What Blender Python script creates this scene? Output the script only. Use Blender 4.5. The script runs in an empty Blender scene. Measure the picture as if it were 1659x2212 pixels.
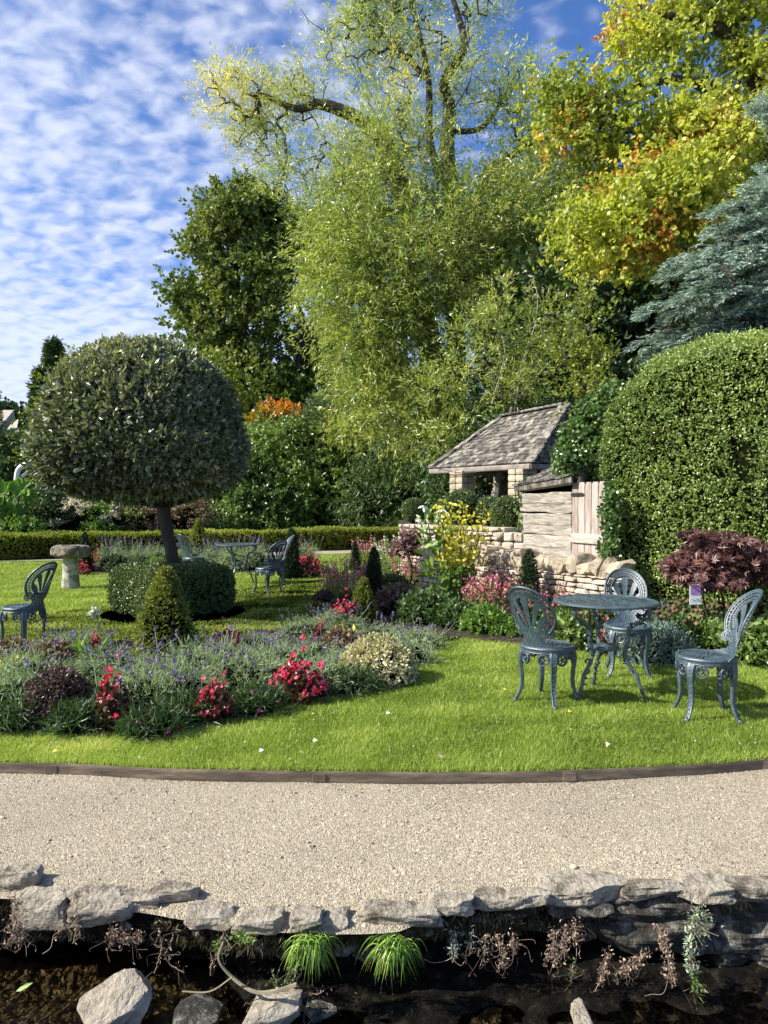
import bpy, math
import numpy as np
from mathutils import Vector
R_ = math.radians
sc = bpy.context.scene
COL = sc.collection
F, CX, HY, CH = 1597.0, 829.5, 1087.0, 1.37     # focal length, centre, horizon (in 1659x2212 photo units) and eye height

# ------------------------------------------------------------------ camera
cam = bpy.data.cameras.new('camera'); cam.sensor_fit = 'VERTICAL'; cam.sensor_height = 36; cam.sensor_width = 27
cam.lens = 36 * F / 2212; cam.clip_end = 3000; cam.clip_start = .05
co = bpy.data.objects.new('camera', cam); COL.objects.link(co)
co.location = (0, 0, CH); co.rotation_euler = (R_(90) - math.atan((1106 - HY) / F), 0, 0)
sc.camera = co
# ------------------------------------------------------------------ sun + sky
EL, AZ = R_(38), R_(-12)
S = Vector((-math.cos(EL) * math.cos(AZ), math.cos(EL) * math.sin(AZ), math.sin(EL)))
sl = bpy.data.lights.new('sun', 'SUN'); sl.energy = 5.0; sl.angle = R_(.53); sl.color = (1, .955, .87)
so = bpy.data.objects.new('sun', sl); COL.objects.link(so)
so.rotation_euler = S.to_track_quat('Z', 'Y').to_euler(); so.location = (-20, 5, 30)
w = bpy.data.worlds.new('World'); sc.world = w; w.use_nodes = True
nt = w.node_tree; N = nt.nodes; Lk = nt.links; N.clear()
def nd(tree, t, **k):
    n = tree.nodes.new(t)
    for a, b in k.items():
        if a.startswith('i_'): n.inputs[a[2:].replace('_', ' ')].default_value = b
        else: setattr(n, a, b)
    return n
def mth(tree, op, a, b=None, c=None, clamp=False):
    n = tree.nodes.new('ShaderNodeMath'); n.operation = op; n.use_clamp = clamp
    for i, x in enumerate((a, b, c)):
        if x is None: continue
        if isinstance(x, (int, float)): n.inputs[i].default_value = x
        else: tree.links.new(x, n.inputs[i])
    return n.outputs[0]
sky = nd(nt, 'ShaderNodeTexSky', sky_type='NISHITA', sun_disc=False, sun_elevation=EL, sun_rotation=R_(-90) + AZ, altitude=200, air_density=1.0, dust_density=.5, ozone_density=3.5)
tc = N.new('ShaderNodeTexCoord'); sx = N.new('ShaderNodeSeparateXYZ'); Lk.new(tc.outputs['Generated'], sx.inputs[0])
zz = mth(nt, 'ADD', mth(nt, 'MAXIMUM', sx.outputs[2], 0.0), .30)
px_ = mth(nt, 'DIVIDE', sx.outputs[0], zz); py_ = mth(nt, 'DIVIDE', sx.outputs[1], zz)
cb = N.new('ShaderNodeCombineXYZ'); Lk.new(px_, cb.inputs[0]); Lk.new(py_, cb.inputs[1])
def noi(vec, scale, detail=4, rough=.55, dist=0, rot=None, sc3=(1, 1, 1)):
    mp = N.new('ShaderNodeMapping'); Lk.new(vec, mp.inputs[0]); mp.inputs['Scale'].default_value = sc3
    if rot: mp.inputs['Rotation'].default_value = (0, 0, rot)
    n = N.new('ShaderNodeTexNoise'); Lk.new(mp.outputs[0], n.inputs['Vector'])
    n.inputs['Scale'].default_value = scale; n.inputs['Detail'].default_value = detail
    n.inputs['Roughness'].default_value = rough; n.inputs['Distortion'].default_value = dist
    return n.outputs['Fac']
puff = noi(cb.outputs[0], 27.0, 4, .45, .3, .45, (.8, 1.0, 1))
big = noi(cb.outputs[0], 3.2, 3, .5, .2, .3)
wisp = noi(cb.outputs[0], 7, 4, .5, .6, .9, (1, 1.5, 1))
# more cloud to the left and low down, open blue to the upper right
cov = mth(nt, 'MULTIPLY', sx.outputs[0], -1.05)
lowm = mth(nt, 'MULTIPLY', mth(nt, 'SUBTRACT', .30, sx.outputs[2], clamp=True), 2.0)
f = mth(nt, 'ADD', mth(nt, 'MULTIPLY', puff, 1.9), mth(nt, 'MULTIPLY', big, .7))
f = mth(nt, 'ADD', f, mth(nt, 'MULTIPLY', wisp, .45))
f = mth(nt, 'ADD', f, cov); f = mth(nt, 'ADD', f, lowm)
mr = N.new('ShaderNodeMapRange'); mr.interpolation_type = 'SMOOTHSTEP'; Lk.new(f, mr.inputs[0])
mr.inputs[1].default_value = 1.22; mr.inputs[2].default_value = 2.42; mr.inputs[4].default_value = .86
tint = nd(nt, 'ShaderNodeMix', data_type='RGBA', blend_type='MULTIPLY'); tint.inputs[0].default_value = 1
Lk.new(sky.outputs[0], tint.inputs[6]); tint.inputs[7].default_value = (.68, .90, 1.26, 1)
mx = nd(nt, 'ShaderNodeMix', data_type='RGBA'); Lk.new(mr.outputs[0], mx.inputs[0]); Lk.new(tint.outputs[2], mx.inputs[6])
mx.inputs[7].default_value = (5.7, 6.1, 7.2, 1)
bg = N.new('ShaderNodeBackground'); bg.inputs[1].default_value = .085; Lk.new(mx.outputs[2], bg.inputs[0])
wo = N.new('ShaderNodeOutputWorld'); Lk.new(bg.outputs[0], wo.inputs[0])
vs = sc.view_settings; vs.view_transform = 'Standard'; vs.look = 'None'; vs.exposure = .9; vs.gamma = 1
sc.cycles.max_bounces = 7; sc.cycles.diffuse_bounces = 3; sc.cycles.glossy_bounces = 2; sc.cycles.transmission_bounces = 4
sc.cycles.sample_clamp_indirect = 6; sc.cycles.use_adaptive_sampling = True; sc.cycles.adaptive_threshold = .01
sc.cycles.caustics_reflective = False; sc.cycles.caustics_refractive = False

# ------------------------------------------------------------------ geometry helpers
def W(px, py, Z): return np.array(((px - CX) * Z / F, Z, CH - (py - HY) * Z / F))
def G(px, py, h=0.0):
    Z = (CH - h) * F / (py - HY); return np.array(((px - CX) * Z / F, Z, h))
def rg(s): return np.random.default_rng(s)
def nrm(a): return a / np.maximum(np.linalg.norm(a, axis=-1, keepdims=True), 1e-9)
def rdir(r, n): return nrm(r.normal(size=(n, 3)))
def fn(P, scale, seed=0, oct=3):
    r = rg(1000 + seed); P = np.asarray(P, float); o = np.zeros(P.shape[:-1]); a = 1; t = 0
    for k in range(oct):
        for _ in range(4):
            o += a * np.sin(P @ (nrm(r.normal(size=3)) * scale * (2 ** k) * r.uniform(.7, 1.4)) + r.uniform(0, 6.28)); t += a * .5
        a *= .55
    return o / t
class Geo:
    def __init__(s): s.V = []; s.F = []; s.A = []; s.M = []; s.n = 0
    def add(s, V, Fc, a=.5, m=0):
        V = np.asarray(V, float).reshape(-1, 3); Fc = np.asarray(Fc, int)
        if len(Fc) == 0: return
        s.V.append(V); s.F.append(Fc + s.n); s.n += len(V)
        s.A.append(np.broadcast_to(np.asarray(a, float), (len(Fc),)).copy()); s.M.append(np.full(len(Fc), m))
    def mesh(s, name, mats, off=(0, 0, 0), smooth=False):
        me = bpy.data.meshes.new(name); V = np.concatenate(s.V) - np.asarray(off, float)
        me.vertices.add(len(V)); me.vertices.foreach_set('co', V.astype(np.float32).ravel())
        li = np.concatenate([x.ravel() for x in s.F]); tot = np.concatenate([np.full(len(x), x.shape[1]) for x in s.F])
        me.loops.add(len(li)); me.loops.foreach_set('vertex_index', li.astype(np.int32))
        me.polygons.add(len(tot)); me.polygons.foreach_set('loop_start', np.concatenate([[0], np.cumsum(tot)[:-1]]).astype(np.int32))
        me.polygons.foreach_set('material_index', np.concatenate(s.M).astype(np.int32))
        me.polygons.foreach_set('use_smooth', np.full(len(tot), smooth))
        me.update(calc_edges=True)
        at = me.attributes.new('v', 'FLOAT', 'FACE'); at.data.foreach_set('value', np.concatenate(s.A).astype(np.float32))
        for m in (mats if isinstance(mats, (list, tuple)) else [mats]): me.materials.append(m)
        return me
def obj(name, me, parent=None, loc=(0, 0, 0), rz=0, sc_=1):
    o = bpy.data.objects.new(name, me); COL.objects.link(o); o.location = loc; o.rotation_euler = (0, 0, rz)
    o.scale = (sc_,) * 3 if isinstance(sc_, (int, float)) else sc_
    if parent: o.parent = parent
    return o
def tag(o, label=None, cat=None, group=None, kind=None):
    for k, v in (('label', label), ('category', cat), ('group', group), ('kind', kind)):
        if v: o[k] = v
    return o
def root(name, loc, label, cat, group=None, rz=0, sc_=1):
    o = bpy.data.objects.new(name, None); COL.objects.link(o); o.location = loc; o.rotation_euler = (0, 0, rz)
    o.scale = (sc_,) * 3 if isinstance(sc_, (int, float)) else sc_; o.empty_display_size = .1
    return tag(o, label, cat, group)
def place(proto, name, label, cat, loc, group=None, rz=0, sc_=1):
    r = root(name, loc, label, cat, group, rz, sc_)
    for pn, me in proto: obj(pn, me, r)
    return r
def struct(name, me): return tag(obj(name, me), kind='structure')

def leaves(g, P, D, L, Wd, v, r, m=0, fold=.12, shape=4, Nn=None):
    n = len(P); L = np.broadcast_to(L, n)[:, None]; Wd = np.broadcast_to(Wd, n)[:, None]
    if Nn is None: Nn = rdir(r, n)
    Sd = nrm(np.cross(D, Nn)); N2 = np.cross(Sd, D)
    if shape == 4:
        V = np.stack([P, P + D * L * .45 + Sd * Wd / 2 + N2 * Wd * fold, P + D * L, P + D * L * .45 - Sd * Wd / 2 + N2 * Wd * fold], 1)
    else:
        V = np.stack([P, P + D * L * .25 + Sd * Wd * .4, P + D * L * .65 + Sd * Wd * .45 + N2 * Wd * fold, P + D * L, P + D * L * .65 - Sd * Wd * .45 + N2 * Wd * fold, P + D * L * .25 - Sd * Wd * .4], 1)
    k = V.shape[1]
    g.add(V.reshape(-1, 3), np.arange(n * k).reshape(n, k), v, m)
def tufts(g, C, D, k, tl, L, Wd, v, r, up=0., droop=0., along=.6, spread=.6, m=0, shape=4, jit=.15, fold=.12):
    n = len(C); T = nrm(D * .7 + r.normal(size=(n, 3)) * .5 + np.array([0, 0, up]))
    idx = np.repeat(np.arange(n), k); t = r.random(n * k)[:, None]
    P = C[idx] + T[idx] * t * tl + r.normal(size=(n * k, 3)) * tl * .06
    Dd = nrm(T[idx] * along + r.normal(size=(n * k, 3)) * spread + np.array([0, 0, -droop]))
    vv = np.broadcast_to(v, n)[idx] + r.normal(size=n * k) * jit
    leaves(g, P, Dd, L * r.uniform(.7, 1.25, n * k), Wd * r.uniform(.7, 1.25, n * k), np.clip(vv, 0, 1), r, m, fold, shape)
def tube(g, pts, rad, sides=6, v=.5, m=0, cap=True):
    P = np.asarray(pts, float); n = len(P); rad = np.broadcast_to(rad, n)
    T = nrm(np.gradient(P, axis=0)); a = np.array([0, 0, 1.]) if abs(T[0][2]) < .9 else np.array([1., 0, 0])
    u = nrm(np.cross(T[0], a)); V = []
    th = np.linspace(0, 2 * np.pi, sides, endpoint=False)
    for i in range(n):
        u = nrm(u - T[i] * (u @ T[i])); b = np.cross(T[i], u)
        V.append(P[i] + rad[i] * (np.cos(th)[:, None] * u + np.sin(th)[:, None] * b))
    V = np.concatenate(V); j = np.arange(sides); j2 = (j + 1) % sides
    Fc = np.concatenate([np.stack([i * sides + j, i * sides + j2, (i + 1) * sides + j2, (i + 1) * sides + j], 1) for i in range(n - 1)])
    g.add(V, Fc, v, m)
    if cap: g.add(V[-sides:], [list(range(sides))], v, m)
def sweep(g, pts, wid, thk, side, v=.5, m=0):
    """bar with rounded-rectangle section; side = fixed lateral vector"""
    P = np.asarray(pts, float); n = len(P); T = nrm(np.gradient(P, axis=0)); s = nrm(np.asarray(side, float))
    Nn = nrm(np.cross(T, s)); wid = np.broadcast_to(wid, n)[:, None]; thk = np.broadcast_to(thk, n)[:, None]
    sec = [(1, .5), (.6, 1), (0, .8), (-.6, 1), (-1, .5), (-1, -.5), (-.6, -1), (.6, -1), (1, -.5)]
    V = np.stack([P + s * wid / 2 * a + Nn * thk / 2 * b for a, b in sec], 1).reshape(-1, 3); k = len(sec)
    j = np.arange(k); j2 = (j + 1) % k
    Fc = np.concatenate([np.stack([i * k + j, i * k + j2, (i + 1) * k + j2, (i + 1) * k + j], 1) for i in range(n - 1)])
    g.add(V, Fc, v, m); g.add(V[:k], [list(range(k))[::-1]], v, m); g.add(V[-k:], [list(range(k))], v, m)
def spl(pts, n=12):
    P = np.asarray(pts, float); Q = np.vstack([2 * P[0] - P[1], P, 2 * P[-1] - P[-2]]); out = []
    for i in range(1, len(Q) - 2):
        for t in np.linspace(0, 1, n, endpoint=False):
            a, b, c, d = Q[i - 1], Q[i], Q[i + 1], Q[i + 2]
            out.append(.5 * (2 * b + (c - a) * t + (2 * a - 5 * b + 4 * c - d) * t * t + (3 * b - a - 3 * c + d) * t ** 3))
    out.append(P[-1]); return np.array(out)
def cube_grid(n):
    t = np.linspace(-1, 1, n + 1); A, B = np.meshgrid(t, t, indexing='ij'); V = []; Fs = []; k = 0
    i, j = np.meshgrid(np.arange(n), np.arange(n), indexing='ij'); i = i.ravel(); j = j.ravel(); w_ = n + 1
    q = np.stack([i * w_ + j, (i + 1) * w_ + j, (i + 1) * w_ + j + 1, i * w_ + j + 1], 1)
    for ax in range(3):
        for sg in (1, -1):
            P = np.zeros((w_ * w_, 3)); P[:, ax] = sg; P[:, (ax + 1) % 3] = A.ravel(); P[:, (ax + 2) % 3] = B.ravel()
            V.append(P); Fs.append((q if sg > 0 else q[:, ::-1]) + k); k += w_ * w_
    V = np.concatenate(V); Fs = np.concatenate(Fs)
    u, inv = np.unique(np.round(V, 6), axis=0, return_inverse=True)
    return u, inv.reshape(-1)[Fs]
CG = {n: cube_grid(n) for n in (3, 5, 8, 14)}
def rotz(V, a):
    c, s = math.cos(a), math.sin(a); return V @ np.array([[c, s, 0], [-s, c, 0], [0, 0, 1]])
def rock(g, c, size, rz=0, seed=0, p=5, amp=.08, n=5, v=None, m=0, tilt=(0, 0), fscale=2.2, cuts=0):
    U, Fc = CG[n]; V = U / (np.sum(np.abs(U) ** p, 1, keepdims=True)) ** (1 / p)
    V = V * (1 + amp * fn(U, fscale, seed, 3)[:, None] * 1.5) + .25 * amp * np.stack([fn(U * 3, 1.7, seed + q, 2) for q in (1, 2, 3)], 1)
    if cuts:
        q_ = rg(seed + 7777)
        for _ in range(cuts):
            nn_ = nrm(q_.normal(size=3)); s0 = V @ nn_; dd_ = s0.max() * q_.uniform(.62, .9); V = V - np.maximum(s0 - dd_, 0)[:, None] * nn_
        V = V * (1 + .35 * amp * fn(U, 7, seed + 3, 3)[:, None])
    V = V * np.asarray(size) / 2
    ax, ay = tilt
    if ax: ca, sa = math.cos(ax), math.sin(ax); V = V @ np.array([[1, 0, 0], [0, ca, sa], [0, -sa, ca]])
    if ay: ca, sa = math.cos(ay), math.sin(ay); V = V @ np.array([[ca, 0, -sa], [0, 1, 0], [sa, 0, ca]])
    g.add(rotz(V, rz) + np.asarray(c), Fc, rg(seed).random() if v is None else v, m)
def rbox_core(g, c, size, rad, rz, inset, seed, amp=.04, n=14, fs=3, v=.5, m=0, hmod=None):
    U, Fc = CG[n]; s = np.asarray(size) / 2; P = U * s; q = np.clip(P, -(s - rad), s - rad)
    P = q + nrm(P - q) * (rad - inset)
    if hmod is not None: P[:, 2] = (P[:, 2] + s[2]) * hmod(P[:, 0]) - s[2]
    P = P * (1 + amp * fn(P, fs, seed)[:, None]); g.add(rotz(P, rz) + np.asarray(c), Fc, v, m)
def rbox_surf(n, size, rad, rz, c, r, bottom=False):
    s = np.asarray(size) / 2; ar = np.array([s[1] * s[2], s[1] * s[2], s[0] * s[2], s[0] * s[2], s[0] * s[1], s[0] * s[1] if bottom else 0])
    f_ = r.choice(6, n, p=ar / ar.sum()); P = r.uniform(-1, 1, (n, 3)); ax = f_ // 2; P[np.arange(n), ax] = np.where(f_ % 2 == 0, 1, -1)
    P = P * s; q = np.clip(P, -(s - rad), s - rad); Nn = nrm(P - q + 1e-6); P = q + Nn * rad
    return P, Nn
def inpoly(x, y, poly):
    c = np.zeros(len(x), bool); j = len(poly) - 1
    for i in range(len(poly)):
        xi, yi = poly[i][:2]; xj, yj = poly[j][:2]
        c ^= ((yi > y) != (yj > y)) & (x < (xj - xi) * (y - yi) / (yj - yi + 1e-12) + xi); j = i
    return c

# ------------------------------------------------------------------ materials
def ramp(t, stops):
    n = t.nodes.new('ShaderNodeValToRGB'); e = n.color_ramp.elements
    while len(e) > 1: e.remove(e[-1])
    e[0].position = stops[0][0]; e[0].color = (*stops[0][1], 1)
    for p, c in stops[1:]:
        x = e.new(p); x.color = (*c, 1)
    return n
def leafm(name, stops, rough=.45, trans=.3, spec=.5, tcol=1.5, k=1.22):
    stops = [(p, tuple(min(.9, x * k) for x in c)) for p, c in stops]
    m = bpy.data.materials.new(name); m.use_nodes = True; t = m.node_tree; b = t.nodes['Principled BSDF']
    a = nd(t, 'ShaderNodeAttribute', attribute_name='v'); cr = ramp(t, stops); t.links.new(a.outputs['Fac'], cr.inputs[0])
    t.links.new(cr.outputs[0], b.inputs['Base Color']); b.inputs['Roughness'].default_value = rough
    b.inputs['Specular IOR Level'].default_value = spec
    if trans > 0:
        tr = t.nodes.new('ShaderNodeBsdfTranslucent'); ml = nd(t, 'ShaderNodeMix', data_type='RGBA', blend_type='MULTIPLY')
        ml.inputs[0].default_value = 1; t.links.new(cr.outputs[0], ml.inputs[6]); ml.inputs[7].default_value = (tcol * 1.1, tcol * 1.15, tcol * .5, 1)
        t.links.new(ml.outputs[2], tr.inputs[0]); ms = t.nodes.new('ShaderNodeMixShader'); ms.inputs[0].default_value = trans
        t.links.new(b.outputs[0], ms.inputs[1]); t.links.new(tr.outputs[0], ms.inputs[2])
        t.links.new(ms.outputs[0], t.nodes['Material Output'].inputs[0])
    return m
def pm(name, stops, scale=5, rough=.8, bump=.3, bscale=30, vmix=.5, stretch=(1, 1, 1), detail=6, bdist=.01, metal=0, spec=.4, dist=0., voro=0, nr=.62):
    m = bpy.data.materials.new(name); m.use_nodes = True; t = m.node_tree; b = t.nodes['Principled BSDF']
    tc = t.nodes.new('ShaderNodeTexCoord'); mp = t.nodes.new('ShaderNodeMapping'); mp.inputs['Scale'].default_value = stretch
    t.links.new(tc.outputs['Object'], mp.inputs[0])
    no = nd(t, 'ShaderNodeTexNoise', i_Scale=scale, i_Detail=detail, i_Roughness=nr, i_Distortion=dist); t.links.new(mp.outputs[0], no.inputs['Vector'])
    f_ = mth(t, 'MULTIPLY_ADD', mth(t, 'SUBTRACT', no.outputs['Fac'], .5), 2.2, .5)
    if vmix > 0:
        a = nd(t, 'ShaderNodeAttribute', attribute_name='v')
        f_ = mth(t, 'ADD', mth(t, 'MULTIPLY', a.outputs['Fac'], vmix), mth(t, 'MULTIPLY', f_, 1 - vmix))
    cr = ramp(t, stops); t.links.new(f_, cr.inputs[0]); t.links.new(cr.outputs[0], b.inputs['Base Color'])
    b.inputs['Roughness'].default_value = rough; b.inputs['Metallic'].default_value = metal; b.inputs['Specular IOR Level'].default_value = spec
    if bump:
        n2 = nd(t, 'ShaderNodeTexNoise', i_Scale=bscale, i_Detail=6, i_Roughness=.65); t.links.new(mp.outputs[0], n2.inputs['Vector']); h = n2.outputs['Fac']
        if voro:
            vo = nd(t, 'ShaderNodeTexVoronoi', i_Scale=voro); t.links.new(mp.outputs[0], vo.inputs['Vector']); h = mth(t, 'SUBTRACT', h, vo.outputs['Distance'])
        bp = nd(t, 'ShaderNodeBump', i_Strength=bump, i_Distance=bdist); t.links.new(h, bp.inputs['Height']); t.links.new(bp.outputs[0], b.inputs['Normal'])
    return m
M = {}
M['bark'] = pm('bark', [(0, (.015, .012, .009)), (.5, (.05, .04, .03)), (1, (.11, .1, .08))], 8, .9, .8, 40, 0, (1, 1, .3), bdist=.03)
M['stem'] = pm('plant_stem', [(0, (.04, .05, .02)), (1, (.1, .13, .05))], 8, .7, 0, vmix=0)
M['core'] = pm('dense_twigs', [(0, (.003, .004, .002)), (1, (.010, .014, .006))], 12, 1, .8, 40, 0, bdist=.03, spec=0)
M['soil'] = pm('soil', [(0, (.012, .008, .006)), (.5, (.04, .028, .02)), (1, (.12, .085, .065))], 16, .95, 1, 70, 0, bdist=.03)
M['bank'] = pm('shade_dark_wet_soil', [(0, (.002, .002, .0015)), (.55, (.009, .0075, .005)), (1, (.05, .042, .028))], 24, .95, 1, 70, 0, bdist=.03, spec=.1)  # wet mossy soil, taken near black so the bank's shade is in the colour
M['turf'] = pm('turf', [(0, (.05, .09, .01)), (.5, (.11, .18, .02)), (1, (.2, .26, .04))], 30, .9, .8, 120, 0, bdist=.02)
M['field'] = pm('far_field', [(0, (.03, .06, .015)), (.5, (.06, .1, .025)), (1, (.1, .13, .04))], .15, .9, .3, 2, 0)
M['gravel'] = pm('gravel', [(0, (.09, .07, .05)), (.35, (.28, .24, .165)), (.6, (.40, .345, .25)), (1, (.6, .54, .41))], 110, .9, 1, 160, 0, bdist=.006, voro=170)
M['pebble'] = pm('pebble', [(0, (.07, .06, .05)), (.18, (.17, .14, .10)), (.5, (.40, .335, .24)), (.75, (.57, .49, .365)), (.9, (.42, .27, .14)), (1, (.8, .76, .66))], 30, .75, 0, vmix=.85)
M['stone'] = pm('limestone', [(0, (.07, .055, .04)), (.3, (.26, .205, .14)), (.55, (.45, .375, .265)), (1, (.64, .57, .45))], 12, .95, .9, 60, .3, bdist=.02, nr=.74, detail=9)
M['palestone'] = pm('pale_dry_stone', [(0, (.24, .19, .13)), (.4, (.46, .39, .3)), (1, (.66, .6, .5))], 14, .95, .9, 60, .4, bdist=.015, nr=.72, detail=9)
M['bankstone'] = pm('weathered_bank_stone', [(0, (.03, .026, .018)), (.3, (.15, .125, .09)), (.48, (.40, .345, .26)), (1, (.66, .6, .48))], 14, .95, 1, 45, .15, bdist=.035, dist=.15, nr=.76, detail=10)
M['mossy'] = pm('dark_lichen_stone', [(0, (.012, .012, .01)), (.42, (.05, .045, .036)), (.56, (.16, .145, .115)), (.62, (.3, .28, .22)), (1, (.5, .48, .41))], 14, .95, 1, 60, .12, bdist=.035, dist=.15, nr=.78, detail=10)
M['bath'] = pm('mossy_carved_stone', [(0, (.04, .03, .02)), (.4, (.14, .11, .08)), (.7, (.3, .27, .2)), (1, (.46, .42, .33))], 14, .92, 1, 40, .3, bdist=.02)
M['column'] = pm('pale_lichen_stone', [(0, (.08, .075, .045)), (.42, (.26, .25, .17)), (.6, (.44, .42, .33)), (1, (.6, .58, .5))], 9, .92, .9, 40, 0, bdist=.02)
M['slate'] = pm('stone_slate', [(0, (.02, .018, .016)), (.38, (.07, .063, .055)), (.54, (.17, .155, .13)), (.72, (.31, .29, .24)), (1, (.46, .43, .35))], 9, .95, 1, 60, .3, bdist=.015)
M['wood'] = pm('weathered_oak', [(0, (.055, .044, .032)), (.28, (.19, .165, .13)), (.55, (.37, .34, .285)), (1, (.56, .53, .46))], 3.2, .85, .6, 14, .25, (1.2, 1.2, 14), bdist=.01, dist=1.2)
M['woodv'] = pm('weathered_door_boards', [(0, (.07, .045, .03)), (.35, (.26, .20, .16)), (.65, (.42, .36, .32)), (1, (.58, .53, .49))], 3.5, .85, .5, 14, .3, (12, 12, 1), bdist=.01, dist=.8)
M['iron'] = pm('black_iron', [(0, (.01, .01, .012)), (1, (.03, .03, .035))], 20, .5, .2, 60, 0)
M['edge'] = pm('rusted_edging', [(0, (.05, .038, .026)), (.5, (.15, .115, .08)), (1, (.3, .235, .16))], 9, .75, .4, 40, 0, (.4, 1, 2))
M['paint'] = pm('blue_grey_cast_metal', [(0, (.028, .048, .06)), (.5, (.05, .08, .098)), (1, (.095, .135, .155))], 22, .36, .8, 110, 0, bdist=.004, spec=.9)
M['metal'] = pm('wood_fascia', [(0, (.12, .10, .08)), (1, (.35, .3, .26))], 6, .8, .3, 30, 0)
M['houseroof'] = pm('far_house_roof', [(0, (.3, .26, .2)), (1, (.5, .44, .35))], 2, .9, 0, vmix=0)
M['housewall'] = pm('far_house_wall', [(0, (.2, .18, .14)), (1, (.36, .33, .27))], 2, .9, 0, vmix=0)
M['glass'] = pm('dark_window', [(0, (.02, .02, .025)), (1, (.04, .04, .05))], 2, .2, 0, vmix=0)
M['white'] = pm('white_plastic', [(0, (.75, .75, .74)), (1, (.85, .85, .84))], 3, .5, 0, vmix=0)
M['card'] = pm('label_picture', [(0, (.16, .03, .22)), (.5, (.42, .16, .5)), (1, (.7, .5, .78))], 55, .5, 0, vmix=0)
M['ink'] = pm('grey_print', [(0, (.42, .4, .45)), (1, (.5, .48, .52))], 3, .6, 0, vmix=0)
def G3(a, b, c): return [(0, a), (.5, b), (1, c)]
M['grass'] = leafm('grass_blades', G3((.10, .14, .02), (.25, .335, .05), (.47, .49, .17)), .5, .35, .35, 1.2)
M['willow'] = leafm('willow_leaves', [(0, (.09, .13, .028)), (.45, (.215, .265, .06)), (.8, (.38, .385, .11)), (1, (.56, .45, .10))], .36, .36, .8)
M['tuftgreen'] = leafm('bank_grass_blades', G3((.04, .10, .01), (.16, .29, .03), (.42, .5, .10)), .4, .3, .5)
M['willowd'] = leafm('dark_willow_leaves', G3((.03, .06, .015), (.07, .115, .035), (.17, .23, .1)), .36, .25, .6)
M['syc'] = leafm('sycamore_leaves', G3((.05, .08, .016), (.11, .15, .034), (.2, .2, .05)), .5, .28, .4)
M['yellow'] = leafm('yellow_maple_leaves', [(0, (.13, .17, .025)), (.35, (.31, .34, .05)), (.68, (.50, .46, .08)), (.84, (.46, .28, .05)), (.93, (.36, .12, .03)), (1, (.3, .06, .03))], .42, .4, .5, 1.3)
M['spruce'] = leafm('blue_conifer_needles', G3((.08, .12, .09), (.24, .31, .255), (.46, .54, .48)), .6, .1, .3)
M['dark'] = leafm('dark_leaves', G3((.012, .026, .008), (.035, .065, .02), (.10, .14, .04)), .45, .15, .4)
M['laurel'] = leafm('glossy_shrub_leaves', G3((.035, .07, .014), (.11, .17, .04), (.32, .38, .13)), .4, .25, .6)
M['orange'] = leafm('orange_leaves', [(0, (.1, .12, .02)), (.35, (.35, .2, .02)), (.7, (.6, .15, .02)), (1, (.55, .06, .02))], .45, .35, .4, 1.2)
M['privet'] = leafm('privet_leaves', [(0, (.07, .11, .025)), (.45, (.19, .26, .06)), (.8, (.38, .43, .14)), (1, (.55, .52, .22))], .38, .25, .7)
M['ivy'] = leafm('ivy_leaves', G3((.03, .06, .02), (.085, .15, .04), (.27, .34, .10)), .3, .25, .7)
M['box'] = leafm('box_leaves', G3((.03, .055, .014), (.08, .12, .03), (.2, .23, .08)), .35, .15, .6)
M['boxy'] = leafm('yellow_box_leaves', G3((.05, .08, .012), (.15, .18, .022), (.34, .33, .06)), .4, .3, .5)
M['boxhedge'] = leafm('olive_box_leaves', G3((.06, .08, .012), (.17, .2, .026), (.40, .40, .08)), .45, .42, .5)
M['elae'] = leafm('silvery_evergreen_leaves', [(0, (.035, .05, .02)), (.5, (.125, .15, .07)), (.85, (.28, .29, .16)), (1, (.38, .34, .1))], .40, .2, 1.0)
M['yew'] = leafm('dark_yew_needles', G3((.008, .02, .008), (.02, .042, .014), (.05, .08, .03)), .5, .1, .4)
M['gold'] = leafm('golden_conifer_needles', G3((.03, .055, .012), (.12, .15, .03), (.42, .38, .09)), .5, .3, .4)
M['lav'] = leafm('lavender_leaves', G3((.09, .13, .065), (.22, .28, .16), (.44, .5, .34)), .7, .25, .2)
M['lavf'] = leafm('lavender_flowers', G3((.05, .035, .1), (.15, .10, .27), (.34, .27, .5)), .7, .2, .2, 1.1)
M['begl'] = leafm('bronze_leaves', G3((.03, .02, .01), (.07, .035, .015), (.06, .1, .02)), .4, .2, .5)
M['begf'] = leafm('red_petals', G3((.5, .015, .06), (.78, .06, .17), (.88, .25, .36)), .5, .3, .3, 1.0)
M['pink'] = leafm('pink_petals', G3((.42, .05, .16), (.62, .14, .3), (.8, .42, .5)), .5, .3, .3, 1.0)
M['mag'] = leafm('magenta_petals', G3((.6, .03, .3), (.8, .08, .45), (.85, .3, .6)), .5, .3, .3, 1.0)
M['whitef'] = leafm('white_petals', G3((.7, .7, .62), (.85, .85, .8), (.9, .9, .88)), .5, .3, .3, 1.0)
M['green'] = leafm('fresh_leaves', G3((.05, .1, .015), (.12, .21, .035), (.26, .35, .08)), .45, .3, .5)
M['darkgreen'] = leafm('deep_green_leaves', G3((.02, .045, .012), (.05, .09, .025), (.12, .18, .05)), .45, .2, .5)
M['vari'] = leafm('variegated_leaves', G3((.16, .17, .07), (.42, .38, .22), (.68, .62, .46)), .5, .2, .4)
M['purple'] = leafm('purple_leaves', G3((.03, .018, .022), (.085, .05, .045), (.25, .19, .13)), .45, .15, .5)
M['dry'] = leafm('dry_leaves', G3((.07, .045, .03), (.2, .14, .1), (.42, .33, .25)), .8, .15, .2)
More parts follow.
